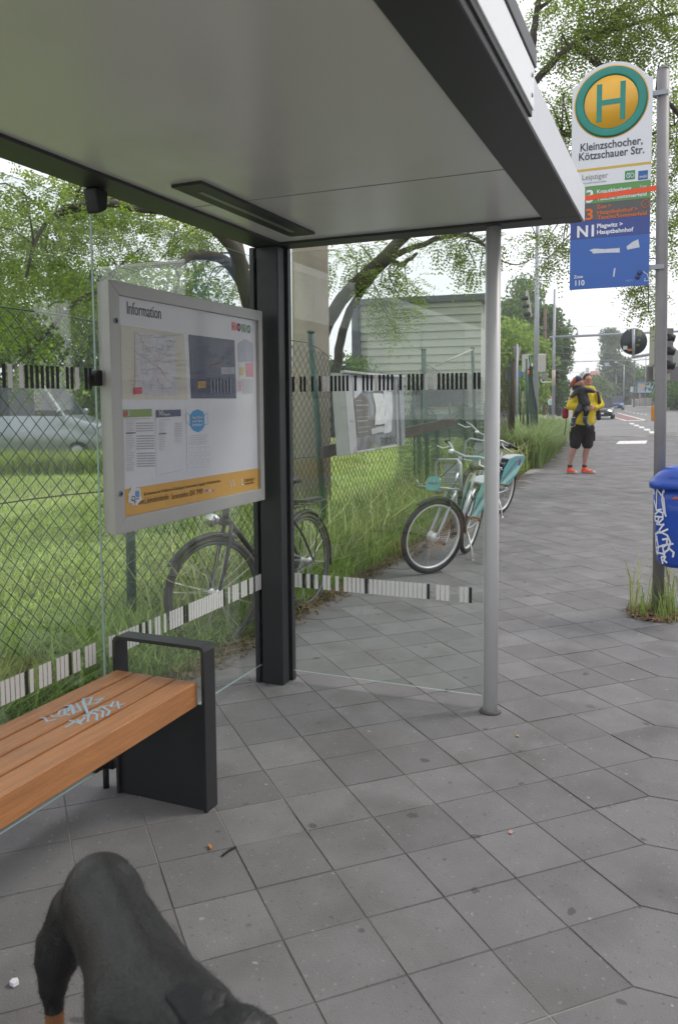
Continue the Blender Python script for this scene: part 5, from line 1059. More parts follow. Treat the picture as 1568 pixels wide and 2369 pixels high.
# ------------------------------------------------------------------ cars
M_cglass = mat('car_glass', (.03,.04,.045), .08, spec=.8); M_plate = mat('number_plate', (.7,.7,.68), .5); M_lampg = mat('lamp_lens', (.75,.76,.78), .15, coat=.5)
def car(name, label, cat, loc, rz, L, W, H, paint, hood=.62, kind='hatch', lamps=False, group=None):
    """x forward, origin on the ground below the middle of the car"""
    T = thing(name, label, cat, loc, (0,0,rz), group); hl, hw = L/2, W/2; hb = H*hood; M_p = mat(name+'_paint', paint, .28, .35, var=.03, coat=.6)
    ws = {'hatch': (.22,.02,-.70,-.90), 'van': (.50,.28,-.80,-.95)}[kind]                # windscreen foot, roof start, roof end, tail (fractions of hl)
    def sec(x, w0, zb, zt): return [(x, s*w0*k, z) for s, k, z in ((1,.90,zb),(1,1,zb+.12),(1,1.0,zb+(zt-zb)*.55),(1,.94,zt-.03),(1,.84,zt),(-1,.84,zt),(-1,.94,zt-.03),(-1,1.0,zb+(zt-zb)*.55),(-1,1,zb+.12),(-1,.90,zb))]
    mb = MB(); loft(mb, [sec(x*hl, hw*w_, zb, zt_) for x, w_, zb, zt_ in ((-1,.84,.34,hb*.92),(-.96,.96,.24,hb),(-.5,1,.2,hb*1.02),(.1,1,.2,hb*1.01),(ws[0],1,.2,hb),(.70,.98,.21,hb*.88),(.93,.93,.24,hb*.76),(1.0,.78,.32,hb*.62))]); mb.build('body', M_p, T, world=False)
    def cs(x, z, w_): return [(x, s*w_*k, z+dz) for s, k, dz in ((1,1,0),(1,.9,.0),(-1,.9,0),(-1,1,0))]
    z0 = hb-.02; mb = MB(); rw, bw = hw*.72, hw*.90
    xs = [(ws[3]*hl, z0, bw), (ws[2]*hl, H-.04, rw), (ws[2]*hl*.55, H, rw), (ws[1]*hl, H-.02, rw), (ws[0]*hl*1.0, z0, bw)]
    vs = []; 
    lowp = [(ws[3]*hl, z0), (ws[0]*hl, z0)]
    top = [(ws[3]*hl*.96, H-.10), (ws[2]*hl*.9, H-.02), (0 if kind == 'hatch' else 0, H), (ws[1]*hl, H-.04)]
    prof = [lowp[0]]+top+[lowp[1]]
    for s in (1, -1):
        for (x, z) in prof: vs.append((x, s*(bw if z <= z0+.01 else rw), z))
    n = len(prof); fs = [tuple(range(n)), tuple(range(2*n-1, n-1, -1))]+[(i+1, i, n+i, n+i+1) for i in range(n-1)]
    mb.add(vs, fs); gh = mb.build('cabin', M_cglass, T, world=False, bevel=.04)
    mb = MB()
    rf = [(top[0][0]-.0, top[0][1]+.0), top[1], top[2], (top[3][0]-.02, top[3][1]+.004)]
    vs = []; 
    for s in (1, -1):
        for (x, z) in rf: vs.append((x, s*(rw+.012), z+.012))
    m_ = len(rf); mb.add(vs+[(v[0], v[1]*.98, v[2]-.05) for v in vs], [(i, i+1, m_+i+1, m_+i) for i in range(m_-1)]+[(i, i+1, i+1+2*m_, i+2*m_) for i in range(m_-1)]+[(m_+i, m_+i+1, 3*m_+i+1, 3*m_+i) for i in range(m_-1)])
    def pil(xa, za, xb, zb, w_=.06):
        for s in (1, -1):
            fa = (za-z0)/(H-z0); fb = (zb-z0)/(H-z0); mb.bar((xa, s*(bw+(rw-bw)*fa+.008), za), (xb, s*(bw+(rw-bw)*fb+.008), zb), w_, .03)
    pil(ws[0]*hl, z0, top[3][0], top[3][1]); pil(-.15*hl, z0, -.17*hl, H-.02, .05); pil(ws[3]*hl*.95, z0, top[0][0]*.98, top[0][1], .12); pil(-.58*hl, z0, -.6*hl, H-.05, .05)
    mb.build('roof', M_p, T, world=False)
    for x in (.63, -.62):
        for s in (1, -1):
            mb = MB(); mb.torus((x*hl, s*(hw-.10), .31), (0,1,0), .225, (.085,.10), n=28, k=10); wh = mb.build('wheel', M_tyre, T, world=False)
            mb = MB(); mb.cyl((x*hl, s*(hw-.07), .31), (x*hl, s*(hw+.005), .31), .17, .16, 20); mb.build('hubcap', M_galv, wh, world=False)
            mb = MB(); mb.torus((x*hl, s*(hw-.03), .31), (0,1,0), .345, (.035,.045), n=24, k=6, a0=0, a1=math.pi, ref=(1,0,0)); mb.build('wheel_arch', M_black, T, world=False)
    for s in (1, -1):
        mb = MB(); mb.ell((.925*hl, s*hw*.70, hb*.66), (.10,.19,.085), 16, 8); mb.build('headlight', (mat('lit_headlight', (1,.97,.9), .2, emit=3.0, var=0) if lamps else M_lampg), T, world=False)
        mb = MB(); mb.ell((ws[0]*hl-.05, s*(hw+.07), hb+.08), (.06,.10,.07), 12, 8); mb.build('mirror', M_p, T, world=False)
        mb = MB(); mb.ell((-.97*hl, s*hw*.82, hb*.78), (.05,.10,.12), 12, 8); mb.build('tail_light', mat('tail_red', (.35,.02,.02), .3), T, world=False)
    mb = MB(); mb.box((hl*.985,-.26,.38), (hl*1.008,.26,.49)); mb.build('licence_plate', M_plate, T, world=False)
    mb = MB(); mb.box((hl*.955,-hw*.45,hb*.60), (hl*.99,hw*.45,hb*.70)); mb.build('grille', M_black, T, world=False, bevel=.01)
    mb = MB(); mb.box((hl*.95,-hw*.6,.27), (hl*.995,hw*.6,.35)); mb.build('air_intake', M_black, T, world=False, bevel=.01)
    return T
def face(p, q=None): d = Vector((0,0,0))-Vector(p); return math.atan2(d.y, d.x)
pc_ = G(1391,968); car('black_car', 'dark hatchback with lit headlights waiting behind the man in yellow', 'car', (pc_.x,pc_.y,.10), face(pc_)+R_(-3), 4.2, 1.76, 1.46, (.02,.025,.03), lamps=True)
pc_ = G(1426,947.5); car('blue_car', 'blue compact van driving behind the dark hatchback', 'car', (pc_.x,pc_.y,.10), face(pc_)+R_(-4), 4.3, 1.82, 1.80, (.03,.06,.20), kind='van')
pc_ = G(1450,936); car('parked_car', 'white car parked by the far kerb to the right of the blue van', 'car', (pc_.x,pc_.y,.12), face(pc_)+R_(60), 4.3, 1.75, 1.45, (.6,.6,.62))
pc_ = G(1254,948); car('parked_car', 'pale car parked behind the traffic signal mast', 'car', (pc_.x,pc_.y,.12), face(pc_)+R_(70), 4.2, 1.75, 1.5, (.5,.53,.58))
pc_ = at(66,1012,18.6); car('reflection_van', 'silver van added beyond the lawn for a reflection in the pane left of the board', 'van', (pc_.x,pc_.y,.13), YAW-math.pi/2, 4.4, 1.8, 1.84, (.30,.33,.36), kind='van')  # solid van added in place of a reflection in the rear pane
sheet('back_lane', [tuple(at(x, 1000, d)[:2]) for x, d in ((-420,17.6),(420,17.6),(420,20.6),(-420,20.6))], M_kerb, dz=.12, follow=False)
h_ = at(0,1000,16.9)
p = np.array([list((at(rng.uniform(-420,430), 1000, rng.uniform(16.4,17.5))).xy)+[0.0] for _ in range(9000)]); rawquads('lane_grass', blades(p, .40+.32*rng.random(len(p)), .016, .5), M_lg, kind='stuff')

# ------------------------------------------------------------------ signals, poles, wires, street lamps
def vpole(mb, p, h, r0, r1=None, n=16): mb.tube([(p.x,p.y,-.05),(p.x,p.y,h)], [r0, r1 or r0], n)
DEP = lambda p: (Vector(p)-CAM).dot(CF)
tp = thing('signal_mast', 'thick grey signal mast with two pale backing boards left of the crossing', 'traffic light', G(1238.5,978)); p = tp.location; Dp = DEP(p)
mb = MB(); vpole(mb, p, 12.5, .165, .13, 20); mb.build('mast', M_galv, tp)
M_cream = mat('cream_board', (.42,.42,.36), .6, var=.06)
for (x0, x1) in ((1207,1226),(1243,1262)):
    a, b = at(x0,820,Dp-.4), at(x1,860,Dp-.4); c = (a+b)/2; rv = CR.copy(); rv.z = 0; rv.normalize(); mb = MB(); mb.obox(c, rv*abs((b-a).dot(rv))/2, rv.cross(Vector((0,0,1)))*.05, (0,0,abs(a.z-b.z)/2)); mb.build('backing_board', M_cream, tp, bevel=.02)
mb = MB(); a = at(1212,820,Dp-.3); b = at(1262,820,Dp-.3); mb.tube([a, b], .04, 6); mb.build('bracket', M_galv, tp)
# angled signal head near the top
c = at(1212,702,Dp-.3); mb = MB(); a0_, b0_ = at(1218,672,Dp-.3), at(1228,732,Dp-.3); mb.bar(a0_, b0_, .34, .12, up=CR); hd_ = mb.build('signal_head', M_cream, tp, bevel=.02)
for y in (689,707,726): a = at(1220+(y-689)*.15,y,Dp-.4); mb = MB(); mb.tube([a, a-CR*.38+Vector((0,0,-.06))], [.13,.10], 12); mb.build('visor', M_black, hd_)
mb = MB(); a = at(1228,675,Dp-.3); mb.tube([a, at(1238,670,Dp)], .035, 6); mb.build('bracket', M_galv, tp)
sl_ = thing('pedestrian_signal', 'small pedestrian signal glowing red beside the rolled fence', 'traffic light', G(1228,985)); Dq = DEP(sl_.location)
mb = MB(); q0 = sl_.location; vpole(mb, q0, at(1222,840,Dq).z, .05); mb.build('post', M_galv, sl_)
c = at(1222,868,Dq-.15); mb = MB(); mb.obox(c, CR*.16, CF*.1, (0,0,.36)); mb.build('signal_head', M_black, sl_, bevel=.02)
mb = MB(); c2 = at(1221.5,861.5,Dq-.27); mb.ell(c2, (.085,.085,.10), 14, 8); mb.build('red_lamp', mat('red_lamp_lens', (1,.04,.03), .3, emit=4.0, var=0), sl_)
yg = thing('yield_sign', 'narrow triangular sign seen almost edge on left of the signal mast', 'road sign', G(1196,990)); Dq = DEP(yg.location)
mb = MB(); a = at(1196,795,Dq); mb.tube([(yg.location.x,yg.location.y,-.05),(a.x,a.y,a.z)], .045, 10); mb.build('post', M_galv, yg)
mb = MB(); a, b, c = at(1187,800,Dq-.08), at(1205,803,Dq+.35), at(1196,852,Dq+.1); mb.prism([a, b, c], CF*.03); mb.build('sign_plate', M_gpole, yg)
mb = MB(); a = at(1186,866,Dq+3); mb.obox(at(1190,866,Dq+3), CR*.45, CF*.02, (0,0,.13)); mb.build('name_plate', mat('street_name_blue', (.05,.13,.40), .5), yg)
ga = thing('signal_gantry', 'slim grey pole with a long horizontal arm reaching over the street', 'signal gantry', G(1279,976)); p = ga.location; Dp = DEP(p)
mb = MB(); vpole(mb, p, at(1278,672,Dp).z, .105, .075); mb.build('mast', M_galv, ga)
mb = MB(); mb.tube([at(1272,780,Dp), at(1400,774,Dp*.93), at(1500,769,Dp*.86), at(1620,764,Dp*.8)], [.085,.075,.065,.055], 10); mb.build('arm', M_galv, ga)
mb = MB(); mb.tube([at(1250,877,Dp), at(1254,884,Dp), at(1278,883,Dp)], .035, 6); mb.build('bracket', M_white, ga)
mb = MB(); mb.prism([at(x, y, Dp-.1) for x, y in ((1252,862),(1263,862),(1268,868),(1263,878),(1252,878))], CF*.06); mb.build('sign_back', M_gpole, ga)
mb = MB(); mb.tube([(p.x,p.y,at(1278,892,Dp).z),(p.x,p.y,at(1278,856,Dp).z)], .112, 16); mb.build('painted_sleeve', mat('cream_paint', (.50,.45,.33), .6), ga)
c = at(1288,868,Dp-.2)
for y in (861,870,880): a = at(1283,y,Dp-.1); mb = MB(); mb.ell(a+CR*.12, (.16,.16,.15), 12, 8); mb.build('visor', M_black, ga)
# round sign seen from behind, on its own arm
D0 = 20.0
rs = thing('round_sign', 'round road sign seen from its dark back with two stickers', 'road sign', at(1465,823,D0))
mb = MB(); c = at(1465,790,D0); n_ = Vector((-.95,-.25,0)).normalized(); mb.cyl(c-n_*.008, c+n_*.008, .318, n=48); dk = mb.build('sign_disc', mat('sign_back_grey', (.05,.058,.062), .5, .2), rs)
mb = MB(); mb.torus(c, n_, .318, .010, n=48, k=6); mb.build('rim_edge', M_gpole, dk)
mb = MB(); mb.tube([at(1465,826,D0-.12), at(1465,761,D0-.12)], .036, 12); mb.build('sign_tube', M_galv, rs)
mb = MB(); mb.tube([at(1463,826,D0-.1), at(1500,820,D0-2.6), at(1519,818,D0-5.0)], .034, 8); mb.build('arm', M_galv, rs)
for (x, y, cc, nm_) in ((1446,804,(.55,.56,.58),'sticker'),(1456,809,(.55,.20,.07),'sticker')):
    a = at(x, y, D0-.03); rv = n_.cross(Vector((0,0,1))).normalized(); mb = MB(); mb.obox(a, rv*.05, n_*.002, Vector((0,0,.045)) if cc[0] == .55 and cc[1] > .3 else Vector((0,0,.028))); mb.build(nm_, mat('sticker_'+str(x), cc, .6), dk)
# push-button signal post just behind the stop mast
sp_ = thing('crossing_signal', 'signal post with black lamp hoods and an orange push button behind the stop mast', 'traffic light', G(1524,1135)); p = sp_.location; Dp = DEP(p)
mb = MB(); vpole(mb, p, at(1524,700,Dp).z, .055, .05); mb.build('post', M_gpole, sp_)
mb = MB(); mb.obox(at(1513.5,956,Dp-.05), CR*.035, CF*.05, (0,0,.115)); mb.build('push_button', mat('button_orange', (.75,.28,.03), .4), sp_, bevel=.012)
c = at(1540,812,Dp+.1); mb = MB(); mb.obox(c, CR*.06, CF*.13, (0,0,.33)); sh_ = mb.build('signal_head', M_gpole, sp_, bevel=.01)
for y in (780,811,843): a = at(1543,y,Dp); mb = MB(); mb.tube([a-CR*.04, a+CR*.085+Vector((0,0,-.012)), a+CR*.12+Vector((0,0,.03))], [.072,.066,.02], 14); mb.build('visor', M_black, sh_)
mb = MB(); mb.prism([at(x, y, Dp+.6) for x, y in ((1543,788),(1600,840),(1600,848),(1505,848),(1505,842),(1530,788))], CF*.02); mb.build('sign_plate', mat('pale_sign_back', (.40,.41,.41), .5), sp_)
mb = MB(); mb.obox(at(1536,865,Dp+.3), CR*.27, CF*.02, (0,0,.11)); mb.build('lower_plate', M_gpole, sp_)
mb = MB(); mb.obox(at(1530,864,Dp+.2), CR*.12, CF*.03, (0,0,.10)); mb.build('box', M_cream, sp_)
mb = MB(); mb.obox(at(1512,800,Dp+.4), CR*.03, CF*.1, (0,0,.3)); mb.build('backing_board', M_cream, sp_)
wp = thing('wooden_pole', 'brown wooden utility pole in the trees behind the signal mast', 'utility pole', G(1258,961)); p = wp.location; Dp = DEP(p)
mb = MB(); vpole(mb, p, at(1257,715,Dp).z, .17, .13); mb.build('shaft', mat('brown_wood', (.16,.11,.085), .9, var=.2, vs=3), wp); mb = MB(); mb.torus((p.x,p.y,at(1257,764,Dp).z), (0,0,1), .155, .03); mb.build('band', M_black, wp)
for i, (x, top, base, lab, m_, r) in enumerate(((1466,833,941,'tall brown pole standing among the blue flags','b',.20),(1491.5,826,941,'thin dark pole in front of the billboard','d',.11))):
    t = thing('utility_pole', lab, 'utility pole', G(x, base)); p = t.location; Dp = DEP(p); mb = MB(); vpole(mb, p, at(x, top, Dp).z, r*.8, r*.6); mb.build('shaft', M_bark2 if m_ == 'b' else M_gpole, t)
lamps = [(1441.6,844,938,20.6,'nearest'),(1423.8,852,937.5,18,''),(1409,864,936.5,16.3,''),(1397.6,871,936,14.5,''),(1386,876,935.5,12,'')]
labs = ['street lamp tallest of the row, beside the flags','street lamp second tallest of the row','street lamp in the middle of the row above the dark hatchback','street lamp second from the man in yellow','smallest street lamp of the row, just right of the man in yellow']
for (x, ty, by, al, _), lab in zip(lamps, labs):
    t = thing('street_lamp', lab, 'street lamp', G(x, by), group='street lamps along the far road'); p = t.location; Dp = DEP(p); z = at(x, ty, Dp).z
    mb = MB(); vpole(mb, p, z, .16, .11, 10); mb.build('post', M_galv, t); mb = MB(); L = al*Dp/FOC*.9; mb.tube([(p.x,p.y,z-.1), Vector((p.x,p.y,z+.35))-CR*L*.5, Vector((p.x,p.y,z+.55))-CR*L*.8], .07, 8); mb.build('arm', M_galv, t)
    mb = MB(); mb.ell(Vector((p.x,p.y,z+.6))-CR*L*1.0, (.45,.45,.16), 12, 8); mb.build('lamp_head', mat('lamp_head', (.55,.56,.58), .4), t)
def wire(lab, pts, r=.012):
    t = thing('overhead_wire', lab, 'wire', pts[0]); mb = MB(); q = []; 
    for a, b in zip(pts, pts[1:]):
        for i in range(9): f_ = i/8; v = a*(1-f_)+b*f_; v.z -= .004*(a-b).length*4*f_*(1-f_)*2; q.append(v)
    mb.tube(q, r, 4); mb.build('cable', M_gpole, t)
wire('dark wire running level across the street below the gantry arm', [at(1278,834,54), at(1400,834,50), at(1520,829,44), at(1640,812,38)], .020)
wire('faint wire crossing the sky above the gantry arm', [at(1281,749,54), at(1420,757,52), at(1600,768,48)], .012)
wire('faint wire sloping down from the gantry pole', [at(1281,797,54), at(1350,806,60), at(1420,816,70)], .010)
wire('thin wire left of the poplar at mid height', [at(1281,815,54), at(1400,812,70)], .009)
wire('lowest faint wire behind the man', [at(1281,853,54), at(1420,856,90)], .012)

# ------------------------------------------------------------------ far side of the crossing
M_flag = mat('flag_blue', (.10,.30,.62), .7, var=.08, trans=.3); M_flag2 = mat('flag_pale', (.40,.50,.66), .7, trans=.3)
flabs = ['broad blue flag nearest the sign mast','pale flag left of the broad blue one','slim blue flag in the middle of the row','pale flag behind the blue van','leftmost blue flag above the blue van','pale flag right of the brown pole']
for (x, y0, y1, wd, pm), lab in zip(((1450,883,925,5.5,M_flag),(1443,884,923,4,M_flag2),(1428.5,890,917,3,M_flag),(1433,887,917,3,M_flag2),(1412.5,895,918,4.5,M_flag),(1470,877,910,4,M_flag2)), flabs):
    t = thing('banner_flag', lab, 'flag', G(x-wd/2, 937), group='advertising flags beside the far road'); p = t.location; Dp = DEP(p); zt_, zb_ = at(x, y0, Dp).z, at(x, y1, Dp).z; w_ = wd*Dp/FOC
    mb = MB(); vpole(mb, p, zt_+.1, .05, .03, 8); mb.build('flag_pole', M_galv, t)
    mb = MB(); vs = []; n = 8
    for i in range(n+1):
        for j in range(5): f_ = j/4; q = Vector((p.x,p.y,zt_+(zb_-zt_)*i/n-.15*f_))+CR*w_*f_+CF*.15*math.sin(i*.9+j); vs.append(q)
    mb.add(vs, [(i*5+j, i*5+j+1, i*5+j+6, i*5+j+5) for i in range(n) for j in range(4)], 0, True); mb.build('cloth', pm, t)
t = thing('billboard', 'large billboard with a pale blue picture above a low wall', 'billboard', G(1495,940)); Dp = DEP(t.location)
def card(mb, x0, y0, x1, y1, D, th=.15, mi=0): a, b = at(x0,y0,D), at(x1,y1,D); c = (a+b)/2; rv = CR.copy(); rv.z = 0; rv.normalize(); mb.obox(c, rv*abs((b-a).dot(rv))/2, rv.cross(Vector((0,0,1)))*th/2, (0,0,abs(a.z-b.z)/2), mi)
mb = MB(); card(mb, 1475,884,1516,908, Dp); mb.build('picture', mat('poster_blue', (.28,.42,.58), .6, var=.45, vs=.35), t); mb = MB(); card(mb, 1474,879,1518,883, Dp-.3,.3); mb.build('top_beam', M_trim, t)
mb = MB(); card(mb, 1479,888,1492,900, Dp-.2, .1); mb.build('picture_figure', mat('poster_ochre', (.45,.32,.24), .6, var=.4, vs=.6), t)
for x in (1480,1510): mb = MB(); q = at(x,905,Dp); mb.tube([(q.x,q.y,-.05), q], .12, 8); mb.build('leg', M_gpole, t)
t = thing('small_sign', 'small pale sign on two legs left of the billboard', 'sign', G(1461,938)); Dp = DEP(t.location); mb = MB(); card(mb, 1458,894.5,1470,908, Dp); mb.build('sign_plate', mat('pale_blue_sign', (.45,.52,.62), .6), t)
for x in (1460,1468): mb = MB(); q = at(x,905,Dp); mb.tube([(q.x,q.y,-.05), q], .06, 6); mb.build('leg', M_galv, t)
t = thing('kiosk', 'small white kiosk with a dark roof beside the low wall', 'kiosk', G(1474,939.5)); Dp = DEP(t.location); mb = MB(); card(mb, 1466,922,1482,939.5, Dp, 2.4); mb.build('wall', M_cream, t, bevel=.04); mb = MB(); card(mb, 1465,912,1483.5,922, Dp, 2.8); mb.build('roof', mat('maroon_roof', (.10,.05,.05), .6), t)
mb = MB(); card(mb, 1469,926,1473,939, Dp-1.35, .1); mb.build('door', M_gpole, t)
t = thing('low_wall', 'low grey wall running right from the kiosk to the hedge', 'wall', G(1500,940)); Dp = DEP(t.location); mb = MB(); card(mb, 1483,922,1560,940, Dp+1, .3); mb.build('masonry', mat('grey_wall', (.26,.24,.22), .9, var=.15, vs=1), t); mb = MB(); card(mb, 1483,920.5,1560,922, Dp+1, .4); mb.build('coping', M_kerb, t)
def house(lab, x0, x1, yb, ye, yr, D, wallm, roofm, win=3, hip=.25):
    t = thing('house', lab, 'building', at(((x0+x1)/2), 936, D)); t.location.z = 0
    a, b = at(x0,ye,D), at(x1,ye,D); rv = CR.copy(); rv.z = 0; rv.normalize(); fv = Vector((0,0,1)).cross(rv); W_ = (b-a).dot(rv); z1 = a.z; zr = at(x0,yr,D).z; c = Vector(((a.x+b.x)/2,(a.y+b.y)/2,0))+fv*4
    if fv.dot(CF) < 0: fv = -fv
    mb = MB(); mb.obox(c+Vector((0,0,z1/2)), rv*W_/2, fv*4, (0,0,z1/2)); mb.build('wall', wallm, t)
    mb = MB(); h = W_/2+.4; e = z1+.02; P = [c-rv*h-fv*4.4, c+rv*h-fv*4.4, c+rv*h+fv*4.4, c-rv*h+fv*4.4]; r0, r1 = c-rv*h*(1-hip*2)*1.0, c+rv*h*(1-hip*2)*1.0
    vs = [p+Vector((0,0,e)) for p in P]+[r0+Vector((0,0,zr)), r1+Vector((0,0,zr))]; mb.add(vs, [(0,1,5,4),(2,3,4,5),(1,2,5),(3,0,4),(3,2,1,0)]); rf_ = mb.build('roof', roofm, t)
    mb = MB(); mb.obox(c+rv*h*.3+Vector((0,0,zr+.1)), rv*.35, fv*.35, (0,0,.8)); mb.build('chimney', wallm, rf_)
    for k in range(win):
        for zc_ in (.35,.72): mb = MB(); mb.obox(c-fv*4.02+rv*W_*((k+.5)/win-.5)+Vector((0,0,z1*zc_)), rv*.5, fv*.04, (0,0,.7)); mb.build('window', M_cglass, t)
M_wh = mat('white_render', (.62,.62,.62), .8, var=.05); M_rr = mat('red_tile_roof', (.38,.13,.09), .8, var=.15, vs=2); M_pr = mat('pale_roof', (.62,.63,.66), .6)
house('white house with a pale pointed roof behind the man in yellow', 1338, 1383, 936, 884, 857, 230, M_wh, M_pr, 4, .45)
house('house with a red gable roof left of the poplar', 1371, 1398, 936, 874, 857, 260, M_wh, M_rr, 2)
house('house with a red roof peeping above the trees behind the billboard', 1468, 1486, 936, 870, 856, 250, M_wh, M_rr, 2)
house('distant low red roofed house beyond the gantry pole', 1302, 1332, 936, 890, 884, 380, M_wh, M_rr, 3)
t = thing('flyover', 'distant pale flat building closing the street beyond the crossing', 'building', at(1320,925,330)); t.location.z = 0
mb = MB(); card(mb, 1288,893,1352,922, 335, 10); mb.build('wall', mat('pale_grey_block', (.45,.48,.52), .7, var=.1, vs=.1), t); mb = MB(); card(mb, 1284,889,1356,894, 330, 14); mb.build('roof_slab', M_wh, t)
for k in range(6): mb = MB(); card(mb, 1292+k*10,899,1299+k*10,905, 329.8, .2); mb.build('window', M_cglass, t)
t = thing('wheelie_bin', 'dark bin standing behind the slim gantry pole', 'bin', G(1292,963)); Dp = DEP(t.location); mb = MB(); q = t.location; loft(mb, [superring(q.x,q.y,a,a,z,16) for a, z in ((.22,.13),(.27,.75),(.29,.80))]); mb.build('tub', mat('bin_dark', (.03,.035,.05), .5), t); mb = MB(); loft(mb, [superring(q.x,q.y,a,a,z,16) for a, z in ((.30,.80),(.30,.84),(.2,.90))]); mb.build('lid', M_black, t)
t = thing('hanging_sign', 'small square light blue sign hanging over the far road near the poplar', 'sign', at(1403.5,842,120)); mb = MB(); card(mb, 1398.5,838.5,1408.5,846, 120, .1); mb.build('sign_plate', mat('pale_blue_plate', (.42,.52,.62), .5), t); mb = MB(); mb.tube([at(1400,838.5,120), at(1400,832,120)], .02, 5); mb.tube([at(1407,838.5,120), at(1407,832,120)], .02, 5); mb.build('hanger', M_gpole, t)
wire('span wire carrying the small light blue sign', [at(1281,836,100), at(1403,832,120), at(1520,826,120)], .02)

# ------------------------------------------------------------------ people
M_skin = mat('skin', (.50,.24,.18), .55, var=.05); M_skinl = mat('leg_skin', (.46,.26,.22), .6, var=.06); M_hood = mat('yellow_fleece', (.70,.53,.035), .9, var=.14, vs=7, bump=1.0, bs=13); M_short = mat('black_shorts', (.020,.016,.018), .85, var=.3, bump=1.0, bs=12)
M_hair = mat('brown_hair', (.06,.035,.022), .8, var=.3, vs=60); M_shoe = mat('orange_red_shoe', (.85,.09,.03), .6, var=.06); M_sole = mat('sole_grey', (.50,.48,.47), .7); M_jack = mat('black_jacket', (.018,.018,.021), .5, var=.3, vs=10, bump=1.0, bs=18); M_boot = mat('blue_boots', (.025,.07,.12), .4)
FT = G(1348, 1094.5); PR = YAW-math.pi/2
mn = thing('person', 'man in a yellow hooded top, black shorts and orange shoes facing the camera', 'person', FT, (0,0,PR))
def K(x, y, z=0): return Vector(((x-700)*.00111, z, (2142-y)*.00111))         # survey of the figure: x right, z depth
mb = MB()
for (hx, kx, ky, ax_, ay, dz) in ((575,545,1700,487,1990,0),(790,765,1700,735,1985,.02)):
    mb.capsule(K(hx,1300), .105, K(kx,ky,-.01), .062); mb.capsule(K(kx,ky,-.01), .060, K((kx+ax_)/2-6,1820,.02), .060); mb.capsule(K((kx+ax_)/2-6,1820,.02), .060, K(ax_,ay,.03), .034); mb.capsule(K(ax_,ay,.03), .036, K(ax_,2085,.02), .040)
    mb.capsule(K(ax_+10,2095,.03), .04, K(ax_+(60 if ax_ > 600 else 40),2110,-.12), .034)
mb.capsule(K(690,1250), .15, K(690,1000), .15); mb.capsule(K(690,1000), .15, K(715,800), .13); mb.capsule(K(560,800), .07, K(880,800), .07); mb.capsule(K(745,760), .062, K(757,640), .058)
mb.ell(K(760,570), (.078,.098,.122), 18, 12); mb.capsule(K(762,620,-.03), .055, K(764,655,-.055), .035); mb.capsule(K(765,560,-.095), .009, K(766,590,-.112), .014); mb.capsule(K(748,627,-.095), .010, K(783,627,-.095), .010)
for s in (-1, 1): mb.ell(K(760+s*74,580,.01), (.012,.018,.030), 8, 6)
for s in (-1, 1): mb.capsule(K(757+s*33,542,-.088), .010, K(757+s*18,545,-.094), .008)
AR = ((K(895,810), K(962,985,-.05), K(820,1025,-.22)), (K(535,835), K(452,1000,-.06), K(665,1035,-.24)))
for (a, b, c) in AR: mb.capsule(a, .06, b, .046); mb.capsule(b, .044, c, .030)
for s, w_ in ((1, AR[0][2]), (-1, AR[1][2])):                       # hands folded over each other
    pal = w_+Vector((-s*.055,-.015,.008)); mb.capsule(w_, .028, pal, .034)
    for i in range(4): f0 = pal+Vector((-s*.020,-.012-.004*i,.028-.018*i)); f1 = f0+Vector((-s*(.040-.004*abs(i-1.3)),-.008,-.004)); f2 = f1+Vector((-s*.014,.016,-.012)); mb.capsule(f0, .0105, f1, .0095, 8); mb.capsule(f1, .0095, f2, .008, 8)
    mb.capsule(pal+Vector((s*.01,-.015,.022)), .011, pal+Vector((-s*.025,-.03,.045)), .009, 8)
organic('body', mb, [M_skin, M_skinl], mn, .0095, 3, world=False, pick=lambda c: 1 if c.z < 1.0 else 0)
mb = MB(); mb.capsule(K(692,1205,-.02), .215, K(700,1060,-.03), .225); mb.capsule(K(700,1060,-.02), .215, K(705,850), .185); mb.capsule(K(545,825), .095, K(880,815), .095); mb.capsule(K(690,760,.02), .10, K(820,760,.02), .10)
for (a, b, c) in AR: mb.capsule(a, .085, b, .078); mb.capsule(b, .076, b+(c-b)*.92, .050)
hd = organic('hooded_top', mb, M_hood, mn, .014, 5, world=False)
mb = MB(); mb.torus(K(762,715,.02), (0,.25,1), .105, (.032,.045), n=24, k=8); mb.capsule(K(720,740,.10), .07, K(820,740,.10), .07); organic('hood', mb, M_hood, mn, .012, 3, world=False)
mb = MB(); mb.tube([K(705,1278,-.196)+Vector((-.21,.15,.015)), K(705,1278,-.196)+Vector((-.1,.03,0)), K(705,1278,-.19), K(705,1278,-.196)+Vector((.1,.03,0)), K(705,1278,-.196)+Vector((.21,.15,.015))], .014, 8); mb.build('hem', M_hood, hd, world=False)
mb = MB(); mb.capsule(K(680,1270), .195, K(688,1330), .190); 
for (a, b) in ((K(590,1380), K(560,1640,-.01)), (K(780,1380), K(768,1640,-.01))): mb.capsule(a, .122, b, .108)
st_ = organic('shorts', mb, M_short, mn, .013, 4, world=False)
for me_v in st_.data.vertices:
    if me_v.co.z < .455: me_v.co.z = .455+(me_v.co.z-.455)*.12
mb = MB(); mb.obox(K(490,1510,0), (.018,0,0), (0,.07,0), (0,0,.09)); mb.obox(K(866,1510,0), (.02,0,0), (0,.07,0), (0,0,.09)); mb.build('cargo_pocket', M_short, st_, world=False, bevel=.01)
